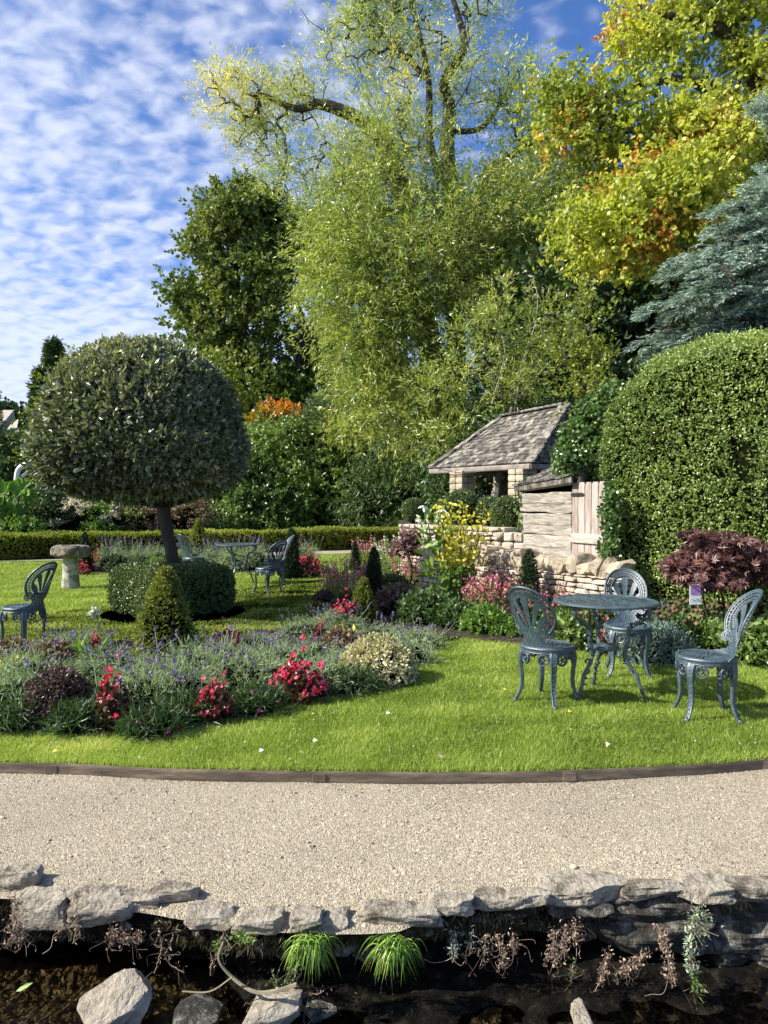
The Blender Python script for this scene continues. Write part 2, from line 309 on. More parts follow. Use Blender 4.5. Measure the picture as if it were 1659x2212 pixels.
M['acer'] = leafm('maple_leaves', [(0, (.03, .012, .012)), (.5, (.07, .026, .024)), (.8, (.14, .055, .042)), (1, (.42, .1, .03))], .4, .2, .5, 1.1)
M['goldl'] = leafm('golden_leaves', G3((.25, .27, .02), (.55, .48, .05), (.8, .68, .15)), .5, .35, .4, 1.1)
M['head'] = leafm('brown_flower_heads', G3((.04, .025, .015), (.1, .065, .04), (.2, .13, .08)), .9, 0, .1)
M['grey'] = leafm('grey_leaves', G3((.07, .11, .09), (.15, .2, .17), (.28, .33, .28)), .6, .15, .3)
M['gun'] = leafm('giant_leaf', G3((.04, .09, .015), (.09, .18, .025), (.17, .28, .05)), .5, .4, .4)
M['smoke'] = leafm('faded_seed_heads', G3((.26, .24, .19), (.46, .41, .34), (.66, .6, .52)), .8, .2, .2)
M['paleleaf'] = leafm('grey_willow_leaves', G3((.12, .16, .09), (.26, .31, .2), (.45, .48, .36)), .45, .25, .5)

# ------------------------------------------------------------------ setting: ground, path, stream
EDGE = [(-700, 1915), (-400, 1925), (0, 1925), (130, 1938), (250, 1955), (330, 1962), (420, 1972), (560, 1996), (750, 1998), (860, 1992), (940, 1968), (1100, 1945), (1180, 1925), (1300, 1925), (1659, 1928), (2400, 1930)]
EW = np.array([((p - CX) * (1.425 * F / (q - HY)) / F, 1.425 * F / (q - HY)) for p, q in EDGE])
def edgeY(x): return np.interp(x, EW[:, 0], EW[:, 1])
PZ = -.055
LE = np.array([(-8, 3.98), (-4, 3.90), (-1.94, 3.89), (-1.1, 3.80), (0, 3.755), (.7, 3.76), (1.4, 3.83), (2.0, 3.93), (4, 4.4), (8, 5.8)])   # lawn front edge
LEs = spl(LE, 8)
def lawnY(x): return np.interp(x, LEs[:, 0], LEs[:, 1])
def grid(g, X, Y, Zf, v=.5, m=0):
    n1, n2 = X.shape; V = np.stack([X, Y, Zf], -1).reshape(-1, 3); i, j = np.meshgrid(np.arange(n1 - 1), np.arange(n2 - 1), indexing='ij'); i = i.ravel(); j = j.ravel()
    g.add(V, np.stack([i * n2 + j, (i + 1) * n2 + j, (i + 1) * n2 + j + 1, i * n2 + j + 1], 1), v, m)
g = Geo(); X, T = np.meshgrid(np.linspace(-400, 400, 30), np.linspace(0, 1, 20), indexing='ij'); grid(g, X, 3.2 + 900 * T ** 2, X * 0 - .09)
struct('ground', g.mesh('ground', M['field']))
# gravel path with a slightly uneven surface
g = Geo(); X, T = np.meshgrid(np.linspace(-8, 8, 321), np.linspace(0, 1, 41), indexing='ij'); Y = (edgeY(X) - .015 + .02 * fn(np.stack([X, X * 0, X * 0], -1), 9, 12)) * (1 - T) + (lawnY(X) + .03) * T
def pathz(x, y): return PZ + .008 * fn(np.stack([x, y, x * 0], -1), 3, 5) - .025 * np.exp(-np.maximum(y - edgeY(x) + .015, 0) / .05)
grid(g, X, Y, pathz(X, Y)); struct('gravel_path', g.mesh('gravel_path', M['gravel']))
r = rg(3); n = 190000; x = r.uniform(-2.6, 2.6, n); y = r.uniform(2.35, 4.1, n)
k = (r.random(n) < .80 + .3 * fn(np.stack([x * .5, y * 1.6, x * 0], -1), 2.6, 66)) & (y > edgeY(x) - .012 + .02 * fn(np.stack([x, x * 0, x * 0], -1), 9, 12)) & (y < lawnY(x) - .01) & (np.abs(x) < y * .56 + .25); x = x[k]; y = y[k]; n = len(x)
sz = r.uniform(.0022, .0050, n) * np.where(r.random(n) < .03, 1.9, 1) * (1 + .15 * fn(np.stack([x, y, x * 0], -1), 2.5, 61))
OC = np.array([(1, 0, 0), (0, 1, 0), (-1, 0, 0), (0, -1, 0), (0, 0, 1.)]); th = r.uniform(0, 6.28, n)
V = OC[None] * sz[:, None, None] * np.stack([r.uniform(.8, 1.5, n), r.uniform(.6, 1.1, n), r.uniform(.5, 1.1, n)], 1)[:, None, :]
V += r.normal(size=V.shape) * sz[:, None, None] * .16
c, s = np.cos(th)[:, None], np.sin(th)[:, None]; V = np.stack([V[..., 0] * c - V[..., 1] * s, V[..., 0] * s + V[..., 1] * c, V[..., 2]], -1)
V += np.stack([x, y, pathz(x, y) - .0005], 1)[:, None]
b0 = np.arange(n)[:, None, None] * 5; FC = (np.array([(0, 1, 4), (1, 2, 4), (2, 3, 4), (3, 0, 4)])[None] + b0).reshape(-1, 3)
g = Geo(); g.add(V.reshape(-1, 3), FC, np.repeat(np.clip(r.normal(.47, .2, n) + .12 * fn(np.stack([x * .6, y * 1.5, x * 0], -1), 2.6, 66) + .07 * fn(np.stack([x, y, x * 0], -1), 1.1, 62) + .06 * fn(np.stack([x, y, x * 0], -1), 9, 63) - .10 * np.exp(-(lawnY(x) - y) / .07), 0, 1), 4))
for i in range(170):
    gx, gy = r.uniform(-2.2, 2.2), r.uniform(2.6, 3.85)
    if edgeY(gx) + .02 < gy < lawnY(gx) - .02: s0 = r.uniform(.004, .008) * (1 + .9 * (r.random() < .07)); rock(g, (gx, gy, float(pathz(np.array(gx), np.array(gy))) + s0 * .3), (s0 * 2, s0 * 1.5, s0), r.uniform(0, 6), i, 3, .15, 3, v=r.choice([.12, .2, .4, .7, .97, .88]))
tag(obj('gravel', g.mesh('gravel', M['pebble'], smooth=True)), 'loose pea gravel covering the path', 'gravel', kind='stuff')
# stream bank, bed, water
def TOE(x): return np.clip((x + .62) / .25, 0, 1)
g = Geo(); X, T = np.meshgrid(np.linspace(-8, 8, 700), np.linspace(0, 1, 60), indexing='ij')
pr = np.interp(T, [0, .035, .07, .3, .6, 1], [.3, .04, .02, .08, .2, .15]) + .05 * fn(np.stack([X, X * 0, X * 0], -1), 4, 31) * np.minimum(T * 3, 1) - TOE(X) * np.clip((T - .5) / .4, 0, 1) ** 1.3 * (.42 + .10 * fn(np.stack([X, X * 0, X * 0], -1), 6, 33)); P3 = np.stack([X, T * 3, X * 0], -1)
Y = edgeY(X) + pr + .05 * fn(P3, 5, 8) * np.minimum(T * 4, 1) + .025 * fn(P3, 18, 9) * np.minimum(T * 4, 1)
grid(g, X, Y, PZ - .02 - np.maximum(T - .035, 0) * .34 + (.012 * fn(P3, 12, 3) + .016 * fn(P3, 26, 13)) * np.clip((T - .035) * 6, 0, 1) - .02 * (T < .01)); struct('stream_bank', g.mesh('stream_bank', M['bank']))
g = Geo(); X, Y = np.meshgrid(np.linspace(-9, 9, 300), np.linspace(-3, 3.1, 110), indexing='ij'); P3 = np.stack([X, Y, X * 0], -1)
grid(g, X, Y, -.375 + .03 * fn(P3, 6, 4) + .015 * fn(P3, 25, 6)); struct('stream_bed', g.mesh('stream_bed', pm('stream_bed', [(0, (.015, .012, .006)), (.5, (.09, .066, .035)), (1, (.4, .3, .18))], 26, .9, .8, 50, 0, bdist=.02)))
r = rg(55); n = 30000; x = r.uniform(-2.2, 2.2, n); T1 = r.random(n) ** 1.15; pr = np.interp(T1, [0, .07, .3, .6, 1], [.02, .02, .08, .2, .15]) + .05 * fn(np.stack([x, x * 0, x * 0], -1), 4, 31) * np.minimum(T1 * 3, 1) - TOE(x) * np.clip((T1 - .5) / .4, 0, 1) ** 1.3 * (.42 + .10 * fn(np.stack([x, x * 0, x * 0], -1), 6, 33)); P3 = np.stack([x, T1 * 3, x * 0], -1)
y = edgeY(x) + pr + .05 * fn(P3, 5, 8) * np.minimum(T1 * 4, 1) - .012; C = np.stack([x, y, PZ - .03 - T1 * .335], 1); kk = fn(C, 7, 56) > -.45 ; C = C[kk]; D = nrm(r.normal(size=C.shape) * (.6, .4, .4) + (0, -.3, -.8))
g = Geo(); leaves(g, C, D, r.uniform(.008, .045, len(C)), r.uniform(.0015, .007, len(C)), np.clip(.35 + .3 * fn(C, 9, 57) + r.normal(size=len(C)) * .15, 0, 1), r)
tag(obj('moss', g.mesh('moss', leafm('bank_moss', [(0, (.015, .018, .008)), (.4, (.07, .06, .03)), (.7, (.2, .15, .09)), (1, (.42, .34, .25))], .9, 0, .1))), 'dark moss and fine dead rootlets clinging to the stream bank', 'moss', kind='stuff')
wm = bpy.data.materials.new('stream_water'); wm.use_nodes = True; t = wm.node_tree; b = t.nodes['Principled BSDF']
b.inputs['Base Color'].default_value = (.5, .45, .3, 1); b.inputs['Roughness'].default_value = .03; b.inputs['Transmission Weight'].default_value = 1; b.inputs['IOR'].default_value = 1.33
tcx = t.nodes.new('ShaderNodeTexCoord'); n1 = nd(t, 'ShaderNodeTexNoise', i_Scale=22, i_Detail=3, i_Distortion=1); t.links.new(tcx.outputs['Object'], n1.inputs['Vector'])
bp = nd(t, 'ShaderNodeBump', i_Strength=.5, i_Distance=.02); t.links.new(n1.outputs['Fac'], bp.inputs['Height']); t.links.new(bp.outputs[0], b.inputs['Normal'])
fr = nd(t, 'ShaderNodeFresnel', i_IOR=1.33); t.links.new(bp.outputs[0], fr.inputs['Normal']); gl = nd(t, 'ShaderNodeBsdfGlossy', i_Roughness=.03); t.links.new(bp.outputs[0], gl.inputs['Normal']); tp_ = nd(t, 'ShaderNodeBsdfTransparent'); tp_.inputs[0].default_value = (.8, .74, .6, 1)
ms = t.nodes.new('ShaderNodeMixShader'); t.links.new(fr.outputs[0], ms.inputs[0]); t.links.new(tp_.outputs[0], ms.inputs[1]); t.links.new(gl.outputs[0], ms.inputs[2]); t.links.new(ms.outputs[0], t.nodes['Material Output'].inputs[0])
g = Geo(); g.add([(-9, -3, -.345), (9, -3, -.345), (9, 3.05, -.345), (-9, 3.05, -.345)], [(0, 1, 2, 3)]); struct('stream_water', g.mesh('stream_water', wm))
# lawn sheet
g = Geo(); xs = np.concatenate([np.linspace(-60, -9, 12), np.linspace(-8, 8, 161), np.linspace(9, 60, 12)])
X, T = np.meshgrid(xs, np.linspace(0, 1, 60), indexing='ij'); Y0 = np.where(np.abs(X) <= 8, lawnY(np.clip(X, -8, 8)), 4 + np.maximum(X - 8, 0) * .4 + 1.8 * (X > 8)); Y = Y0 + (34 - Y0) * T ** 1.6
grid(g, X, Y, .006 * fn(np.stack([X, Y, X * 0], -1), 1.3, 2) * np.minimum(T * 10, 1) - .004); struct('lawn', g.mesh('lawn', M['turf']))
# metal edging strip
g = Geo(); E = LEs[(LEs[:, 0] > -7.9) & (LEs[:, 0] < 7.9)]; E3 = np.stack([E[:, 0], E[:, 1] - .006, E[:, 0] * 0 - .03], 1)
sweep(g, E3, .064, .008, (0, 0, 1))
eo = tag(obj('lawn_edging', g.mesh('lawn_edging', M['edge'])), 'long dark rusty metal strip edging the lawn along the gravel path', 'edging')
for xx in (-.33, .95, 2.05, -1.75):
    g = Geo(); yy = lawnY(xx); rock(g, (xx, yy - .013, -.03), (.07, .006, .045), 0, 3, 8, .01, 3); obj('joint_plate', g.mesh('joint_plate', M['edge']), eo)
# beds
BED = [G(-500, 1540), G(0, 1572), G(150, 1586), G(260, 1590), G(380, 1577), G(470, 1562), G(560, 1548), G(650, 1519), G(730, 1489), G(850, 1455), G(920, 1425), G(940, 1400), G(935, 1380), G(1000, 1378), G(1060, 1387), G(1200, 1402), G(1340, 1424), G(1659, 1430), G(1900, 1436),
       (6, 6.3), (4.6, 8.5), (3, 9), (2.48, 7.8), (.65, 10.5), (.3, 12), (.3, 17), (-.5, 17), G(800, 1218), G(735, 1248), G(705, 1290), G(700, 1310), G(690, 1345), G(600, 1362), G(520, 1370), G(420, 1382), G(300, 1385), G(100, 1396), G(-50, 1405), G(-500, 1400)]
BED = [(float(p[0]), float(p[1])) for p in BED]
BED2 = [(-6.6, 16.2), (-6.0, 14.3), (-4, 14.3), (-2.3, 14.6), (-1.5, 13.8), (-.9, 14), (-1, 15.4), (-1.6, 16.6), (-4, 17)]
SQ = [(-2.60 + .88 * math.cos(a), 9.15 + .84 * math.sin(a)) for a in np.linspace(0, 2 * np.pi, 28, endpoint=False)]
def poly_sheet(name, poly, z, mat):
    import bmesh
    bm = bmesh.new(); f_ = bm.faces.new([bm.verts.new((p[0], p[1], z)) for p in poly]); bmesh.ops.triangulate(bm, faces=[f_])
    me = bpy.data.meshes.new(name); bm.to_mesh(me); bm.free(); me.materials.append(mat); return struct(name, me)
poly_sheet('flower_bed', BED, .012, M['soil']); poly_sheet('flower_bed', BED2, .012, M['soil']); poly_sheet('flower_bed', SQ, .012, M['soil'])
FP = [(-14, 16.1), (-5, 18.1), (.5, 20.6), (1.2, 22.4), (-1, 22.6), (-9.5, 17.3), (-14, 16.8)]
poly_sheet('far_path', FP, .016, M['gravel'])
# soil crumbs along the bed
g = Geo(); r = rg(77)
for i in range(700):
    x = r.uniform(-3, 3.6); y = r.uniform(4.2, 8)
    if inpoly(np.array([x]), np.array([y]), BED)[0]: rock(g, (x, y, .015), r.uniform(.012, .04, 3), r.uniform(0, 6), i, 3, .15, 3, m=0)
tag(obj('bark_mulch', g.mesh('bark_mulch', M['soil'])), 'brown crumbs of mulch and soil scattered over the flower beds', 'mulch', kind='stuff')
# grass blades
r = rg(11); n = 3000000
u = r.random(n); y = 3.7 * np.exp(u * math.log(23 / 3.7)); x = (r.random(n) * 2 - 1) * (y * .56 + .7)   # density falls with distance
keep = r.random(n) < .62 * (1.0 * (y * .56 + .7) / (y * .56 + .7)) * np.clip(6.5 / y, .35, 1) * .8
keep &= (y > lawnY(x) + .003) & ~inpoly(x, y, BED) & ~inpoly(x, y, BED2) & ~inpoly(x, y, FP) & ~inpoly(x, y, SQ)
x, y = x[keep], y[keep]; n = len(x); wsc = np.clip(y / 4, 1, 5) ** .9
pn = fn(np.stack([x, y, x * 0], -1), 1.6, 21); pf = fn(np.stack([x, y, x * 0], -1), 9, 22)
h = r.uniform(.014, .032, n) * (1 + .25 * pf) * np.clip(wsc, 1, 2) ** .35; dn = r.random(n) < .02; h[dn] *= 1.8; h[(r.random(n) < .12) & (y < lawnY(x) + .04)] *= 1.7
a = r.uniform(0, 6.28, n); le = r.uniform(.1, .9, n) * h; wd = .0021 * wsc * r.uniform(.7, 1.4, n); b_ = r.uniform(0, 6.28, n)
P = np.stack([x, y, x * 0 - .004], 1); wv = np.stack([np.cos(b_) * wd, np.sin(b_) * wd, wd * 0], 1); tip = P + np.stack([np.cos(a) * le, np.sin(a) * le, h], 1)
g = Geo(); g.add(np.stack([P - wv, P + wv, tip], 1).reshape(-1, 3), np.arange(3 * n).reshape(n, 3), np.clip(.46 + .16 * pn + .2 * pf + r.normal(0, .2, n) + .35 * np.exp(-((x + 1.75) / .35) ** 2 - ((y - 4.15) / .14) ** 2), 0, 1))
print('grass', n)
tag(obj('lawn_grass', g.mesh('lawn_grass', M['grass'])), 'short bright green mown grass of the lawn', 'grass', kind='stuff')
# hill far left
g = Geo(); X, Y = np.meshgrid(np.linspace(-140, 30, 60), np.linspace(55, 220, 50), indexing='ij')
Zh = 19 * np.exp(-((X + 95) / 48) ** 2 - ((Y - 120) / 50) ** 2) - .1 + .5 * fn(np.stack([X, Y, X * 0], -1), .08, 3); grid(g, X, Y, Zh)
struct('hill', g.mesh('hill', M['field']))

# ------------------------------------------------------------------ cast metal furniture
def plate(g, P, Nn, mask, t, wrap=False, v=.5):
    a, b = mask.shape; W1 = P.shape[1]; A = lambda i, j: (i % P.shape[0]) * W1 + (j % W1)
    Pf = (P + Nn * t / 2).reshape(-1, 3); Pb = (P - Nn * t / 2).reshape(-1, 3); nv = len(Pf); V = np.concatenate([Pf, Pb]); Fs = []
    i, j = np.nonzero(mask); q = np.stack([A(i, j), A(i + 1, j), A(i + 1, j + 1), A(i, j + 1)], 1); Fs += [q, q[:, ::-1] + nv]
    mi = np.zeros((a + 1, b), bool) if not wrap else None
    pad = np.roll(mask, 1, 0) if wrap else np.vstack([np.zeros((1, b), bool), mask[:-1]])
    d = mask ^ pad; i, j = np.nonzero(d); Fs.append(np.stack([A(i, j), A(i, j + 1), A(i, j + 1) + nv, A(i, j) + nv], 1))
    if not wrap:
        j = np.nonzero(mask[-1])[0]; i = j * 0 + a; Fs.append(np.stack([A(i, j), A(i, j + 1), A(i, j + 1) + nv, A(i, j) + nv], 1))
    pj = np.hstack([np.zeros((a, 1), bool), mask[:, :-1]]); d = mask ^ pj; i, j = np.nonzero(d); Fs.append(np.stack([A(i, j), A(i + 1, j), A(i + 1, j) + nv, A(i, j) + nv], 1))
    i = np.nonzero(mask[:, -1])[0]; j = i * 0 + b; Fs.append(np.stack([A(i, j), A(i + 1, j), A(i + 1, j) + nv, A(i, j) + nv], 1))
    Fs = np.concatenate(Fs); us, inv = np.unique(Fs, return_inverse=True); g.add(V[us], inv.reshape(Fs.shape), v)
def lathe(g, prof, n=64, v=.5, c=(0, 0, 0)):
    prof = np.asarray(prof, float); th = np.linspace(0, 2 * np.pi, n, endpoint=False); k = len(prof)
    V = np.stack([prof[:, 0][None] * np.cos(th)[:, None], prof[:, 0][None] * np.sin(th)[:, None], np.broadcast_to(prof[:, 1], (n, k))], -1).reshape(-1, 3) + np.asarray(c)
    i, j = np.meshgrid(np.arange(n), np.arange(k - 1), indexing='ij'); i = i.ravel(); j = j.ravel(); i2 = (i + 1) % n
    g.add(V, np.stack([i * k + j, i2 * k + j, i2 * k + j + 1, i * k + j + 1], 1), v)
def back_map(u, v):
    Rr = .25; th = u / Rr; y = -.185 + Rr * (1 - np.cos(th)) - .19 * (v / .47) ** 1.15 + .012
    P = np.stack([Rr * np.sin(th), y, .425 + v], -1); Nn = nrm(np.stack([np.sin(th) * -1, np.cos(th), np.full_like(th, .3)], -1)); return P, Nn
def back_mask(u, v):
    cv, ax = .275, .205; ay = np.where(v > cv, .195, .2); r_ = np.sqrt((u / ax) ** 2 + ((v - cv) / ay) ** 2); a = np.abs(np.arctan2(u, v - cv))
    m = np.zeros(u.shape, bool); A = 2.42
    m |= (r_ > .925) & (r_ < 1) & (a < A)
    t_ = (a * 6.4) % 1; s_ = (r_ - .72) / .205
    key = (t_ < .17) | ((s_ > .40) & (s_ < .60) & (t_ > .17)) | ((t_ > .52) & (t_ < .68) & (s_ < .5)) | ((s_ > .9))
    m |= (r_ >= .72) & (r_ <= .925) & (a < A) & key
    m |= (r_ > .62) & (r_ < .72) & ~((r_ > .655) & (r_ < .685) & ((a * 14) % 1 < .45) & (a < 2.3))
    uo, vo = u, v - .075; rho = np.hypot(uo, vo); ph = np.arctan2(uo, vo) * (1 - 1.3 * np.clip(rho - .05, 0, .3))
    fr = np.abs((ph / .25) % 1 - .5); rl = np.clip((.62 - r_) / .25, 0, 1)
    hole = (fr < (.09 + .13 * np.clip((rho - .06) / .12, 0, 1)) * np.minimum(rl * 3, 1)) & (rho > .05) & (r_ < .61)
    tip = (np.abs(r_ - .56) < .04) & ((ph / .25) % 1 > .22) & ((ph / .25) % 1 < .78)
    m |= (r_ <= .62) & ~(hole | tip)
    # waist and the wings that lie on the seat
    wl = .085 + .05 * np.clip((v - .07) / .08, 0, 1) + .125 * np.exp(-(v / .030) ** 2)
    wst = (v < .15) & (np.abs(u) < wl)
    wh = (v > .015) & (v < .13) & (np.cos(u * 190) * np.cos(v * 150) > .72)
    m |= wst & ~wh
    for sg in (-1, 1):
        d = np.hypot(u - sg * .137, v - .128); an = np.arctan2(v - .128, sg * u - .137)
        sp = ((d / .0165 - an / 6.283) % 1); m = np.where(d < .043, (sp > .3) | (d > .036), m)
    m &= ~((v < .085) & (np.abs(u) > wl)); m &= (v > .0)
    return m
def build_chair_parts():
    mt = M['paint']; out = []
    g = Geo(); us = np.linspace(-.215, .215, 161); vs_ = np.linspace(0, .475, 171); U, Vv = np.meshgrid(us, vs_, indexing='ij'); P, Nn = back_map(U, Vv)
    um, vm = np.meshgrid((us[1:] + us[:-1]) / 2, (vs_[1:] + vs_[:-1]) / 2, indexing='ij'); plate(g, P, Nn, back_mask(um, vm), .007)
    back = g.mesh('backrest', mt)
    g = Geo(); aa = np.linspace(-2.42, 2.42, 60); uu = .202 * np.sin(aa); vv = .275 + np.where(np.cos(aa) > 0, .192, .197) * np.cos(aa); P, Nn = back_map(uu, vv); tube(g, P, .0095, 6)
    uu = .135 * np.sin(aa); vv = .275 + .13 * np.cos(aa); P, Nn = back_map(uu, vv); tube(g, P + Nn * .004, .006, 5)
    for k in range(-4, 5):
        ph = k * .30; rr = np.linspace(.03, .15 - .006 * abs(k), 7); uu = np.sin(ph * (.55 + rr * 3)) * rr * 1.0; vv = .075 + np.cos(ph * (.55 + rr * 3)) * rr; P, Nn = back_map(uu, vv); tube(g, P + Nn * .005, np.linspace(.003, .006, 7), 5)
    rim = g.mesh('back_rim', mt, smooth=True)
    g = Geo(); nr, na = 26, 200; rr = np.linspace(.012, .176, nr + 1); th = np.linspace(0, 2 * np.pi, na, endpoint=False)
    P = np.stack([rr[None] * np.cos(th)[:, None], rr[None] * np.sin(th)[:, None], np.full((na, nr + 1), .425)], -1); P[..., 2] += .002 * fn(P, 130, 3, 2)
    rm = (rr[1:] + rr[:-1]) / 2; TM, RM = np.meshgrid(th + np.pi / na, rm, indexing='ij')
    fr = np.abs((TM * 20 / 6.2832) % 1 - .5); m = (RM < .028) | ((RM > .05) & (RM < .135) & (fr > .2 * np.sin((RM - .05) / .085 * 3.1) + .02)) | ((RM > .045) & (RM < .055)) | (RM > .155) | ((TM * 8 / 6.2832) % 1 < .3) & (RM < .05)
    m |= (RM > .135) & (RM < .155) & ((TM * 30 / 6.2832) % 1 < .5) | ((RM > .133) & (RM < .139))
    plate(g, P, np.broadcast_to(np.array([0, 0, 1.]), P.shape), m, .008, True)
    lathe(g, [(.172, .422), (.172, .432), (.18, .437), (.192, .437), (.202, .432), (.206, .424), (.203, .414), (.199, .412), (.199, .398), (.202, .394), (.196, .390), (.188, .392), (.186, .42), (.172, .422)], 72)
    for k in range(80):
        a = k * 2 * np.pi / 80; rock(g, (.2 * math.cos(a), .2 * math.sin(a), .405), (.006, .007, .012), a, 1, 3, 0, 3)
    lathe(g, [(0, .434), (.015, .434), (.02, .43)], 20)
    seat = g.mesh('seat', mt, smooth=False)
    # apron: four leg brackets with star rosettes
    g = Geo(); ta = np.linspace(0, 2 * np.pi, 360, endpoint=False) ; tz = np.linspace(.295, .395, 33)
    Rr = .188; P = np.stack([Rr * np.cos(ta)[:, None] * np.ones(33)[None], Rr * np.sin(ta)[:, None] * np.ones(33)[None], np.broadcast_to(tz, (360, 33))], -1); Nn = nrm(P * np.array([1, 1, 0]))
    TA, TZ = np.meshgrid(ta + np.pi / 360, (tz[1:] + tz[:-1]) / 2, indexing='ij'); q = (TA + np.pi / 4 + np.pi / 4) % (np.pi / 2) - np.pi / 4; arc = q * Rr  # legs at 45 deg + k*90
    m = np.abs(arc) < .022 + .03 * np.clip((TZ - .31) / .085, 0, 1) ** 2
    aa_ = np.abs(arc); dz = TZ - .345; d = np.hypot(aa_ - .07, dz - .0); an = np.arctan2(dz, aa_ - .07)
    ros = ((d < .044) & (d > .032)) | (d < .011) | ((d < .036) & (np.abs((an * 5 / 6.2832) % 1 - .5) < .14))
    m = np.where(d < .044, ros, m | ((TZ > .375) & (aa_ < .12))); m |= (TZ > .388)
    plate(g, P, Nn, m, .012, True)
    for k in range(4):
        for s_ in (-1, 1):
            a = k * np.pi / 2 + np.pi / 4 + s_ * .07 / Rr; c = np.array([Rr * math.cos(a), Rr * math.sin(a), .345]); e = np.array([-math.sin(a), math.cos(a), 0]); t_ = np.linspace(0, 2 * np.pi, 20)
            tube(g, c + np.array([math.cos(a), math.sin(a), 0]) * .006 + np.outer(np.cos(t_) * .038, e) + np.outer(np.sin(t_) * .038, (0, 0, 1)), .0055, 5, cap=False)
            rock(g, c + np.array([math.cos(a), math.sin(a), 0]) * .008, (.02, .02, .02), a, 3, 2, .05, 3)
    apron = g.mesh('apron', mt)
    g = Geo(); pr = spl([(.185, .40), (.200, .365), (.203, .31), (.192, .22), (.190, .14), (.208, .07), (.238, .018), (.255, .012)], 5)
    t_ = np.linspace(0, 1, len(pr)); P = np.stack([pr[:, 0], pr[:, 0] * 0, pr[:, 1]], 1)
    sweep(g, P, np.interp(t_, [0, .15, .35, .8, .93, 1], [.06, .058, .044, .028, .03, .04]), np.interp(t_, [0, .3, .85, 1], [.03, .028, .018, .02]), (0, 1, 0))
    for s_ in (-1, 1): tube(g, P[:-3] + np.array([.010, 0, 0]) + np.outer(np.interp(t_[:-3], [0, .35, .9], [.024, .017, .010]) * s_, (0, 1, 0)), .0045, 5)
    for i in range(4, len(P) - 5, 2): rock(g, P[i] + np.array([.011, 0, 0]), (.008, .012, .014), 0, i, 2, 0, 3)
    rock(g, (.245, 0, .016), (.04, .042, .03), 0, 4, 2.5, .05, 3)
    leg = g.mesh('leg', mt)
    return seat, back, rim, apron, leg
SEAT, BACK, RIM, APRON, LEG = build_chair_parts()
def chair(cx, cy, f, label, group='cast metal garden chairs on the lawn'):
    o = root('garden_chair', (cx, cy, 0), label, 'chair', group, math.atan2(-f[0], f[1]), .915)
    obj('seat', SEAT, o); b = obj('backrest', BACK, o); obj('rim', RIM, b); obj('apron', APRON, o)
    for k in range(4): obj('leg', LEG, o, (0, 0, 0), np.pi / 4 + k * np.pi / 2)
    return o
chair(1.13, 5.10, (.70, .71), 'blue-grey cast metal chair seen from behind, left of the near table')
chair(1.95, 5.90, (-.22, -.97), 'blue-grey chair facing the path, behind the near table and left of the red maple')
chair(2.07, 4.74, (-.99, .13), 'blue-grey chair in side view at the right edge of the lawn')
chair(-3.42, 13.3, (.62, .78), 'cast metal chair whose seat is hidden behind the clipped square box hedge')
chair(-1.76, 11.2, (-.8, .6), 'shaded cast metal chair overlapping the pale-backed one right of the far table')
chair(-1.87, 12.7, (-.95, -.3), 'cast metal chair with sunlit pale inner backrest behind the dark one by the far table')
chair(-3.42, 7.0, (-.96, .28), 'lone dark chair at the left edge of the lawn in front of the birdbath')
def build_table_parts():
    mt = M['paint']; g = Geo(); nr, na = 52, 360; rr = np.linspace(.02, .325, nr + 1); th = np.linspace(0, 2 * np.pi, na, endpoint=False)
    P = np.stack([rr[None] * np.cos(th)[:, None], rr[None] * np.sin(th)[:, None], np.full((na, nr + 1), .695)], -1); P[..., 2] += .0022 * fn(P, 120, 3, 2)
    RM = np.broadcast_to((rr[1:] + rr[:-1]) / 2, (na, nr)); TM = np.broadcast_to((th + np.pi / na)[:, None], (na, nr)); k = TM / 6.2832
    def scroll(r0, r1, n_):
        s_ = (RM - r0) / (r1 - r0); t_ = (k * n_) % 1; d = np.hypot((t_ - .5) * 1.5, s_ - .5); an = np.arctan2(s_ - .5, (t_ - .5) * 1.5)
        return (RM > r0) & (RM < r1) & ((((d / .26 - an / 6.2832) % 1) < .5) | (t_ < .07))
    m = (RM < .03) | ((RM > .036) & (RM < .045)) | scroll(.045, .125, 7) | ((RM > .125) & (RM < .133)) | scroll(.133, .215, 12) | ((RM > .215) & (RM < .223)) | scroll(.223, .3, 18) | (RM > .3)
    plate(g, P, np.broadcast_to(np.array([0, 0, 1.]), P.shape), m, .008, True)
    lathe(g, [(.312, .697), (.318, .703), (.338, .703), (.347, .697), (.348, .688), (.342, .682), (.325, .684), (.312, .688), (.312, .697)], 96)
    top = g.mesh('tabletop', mt)
    g = Geo(); pr = spl([(.27, .69), (.29, .66), (.275, .60), (.20, .545), (.155, .50), (.150, .44), (.135, .37), (.125, .31), (.150, .25), (.20, .18), (.225, .10), (.255, .03), (.30, .012)], 6)
    P = np.stack([pr[:, 0], pr[:, 0] * 0, pr[:, 1]], 1); t_ = np.linspace(0, 1, len(P)); tube(g, P, np.interp(t_, [0, .5, 1], [.014, .015, .011]) * (1 + .12 * np.sin(t_ * 60)), 7)
    r = rg(5)
    for z0, x0, d0 in [(.66, .262, -1), (.54, .24, 1), (.46, .18, 1), (.36, .16, 1), (.28, .17, 1), (.20, .175, -1)]:
        q = spl([(x0 - .02 * d0, 0, z0), (x0 + .01 * d0, .006, z0 + .012), (x0 + .022 * d0, 0, z0 - .006), (x0 + .008 * d0, -.004, z0 - .018)], 3); tube(g, q, .0065, 5)
    leaves(g, P[r.integers(3, len(P) - 3, 34)], rdir(r, 34), .034, .022, .5, r, shape=6)
    leg = g.mesh('leg', mt)
    g = Geo(); lathe(g, [(0, .372), (.03, .372), (.034, .368), (.075, .368), (.08, .374), (.088, .372), (.09, .35), (.084, .342), (.08, .346), (0, .346)], 40); sh = g.mesh('shelf', mt)
    return top, leg, sh
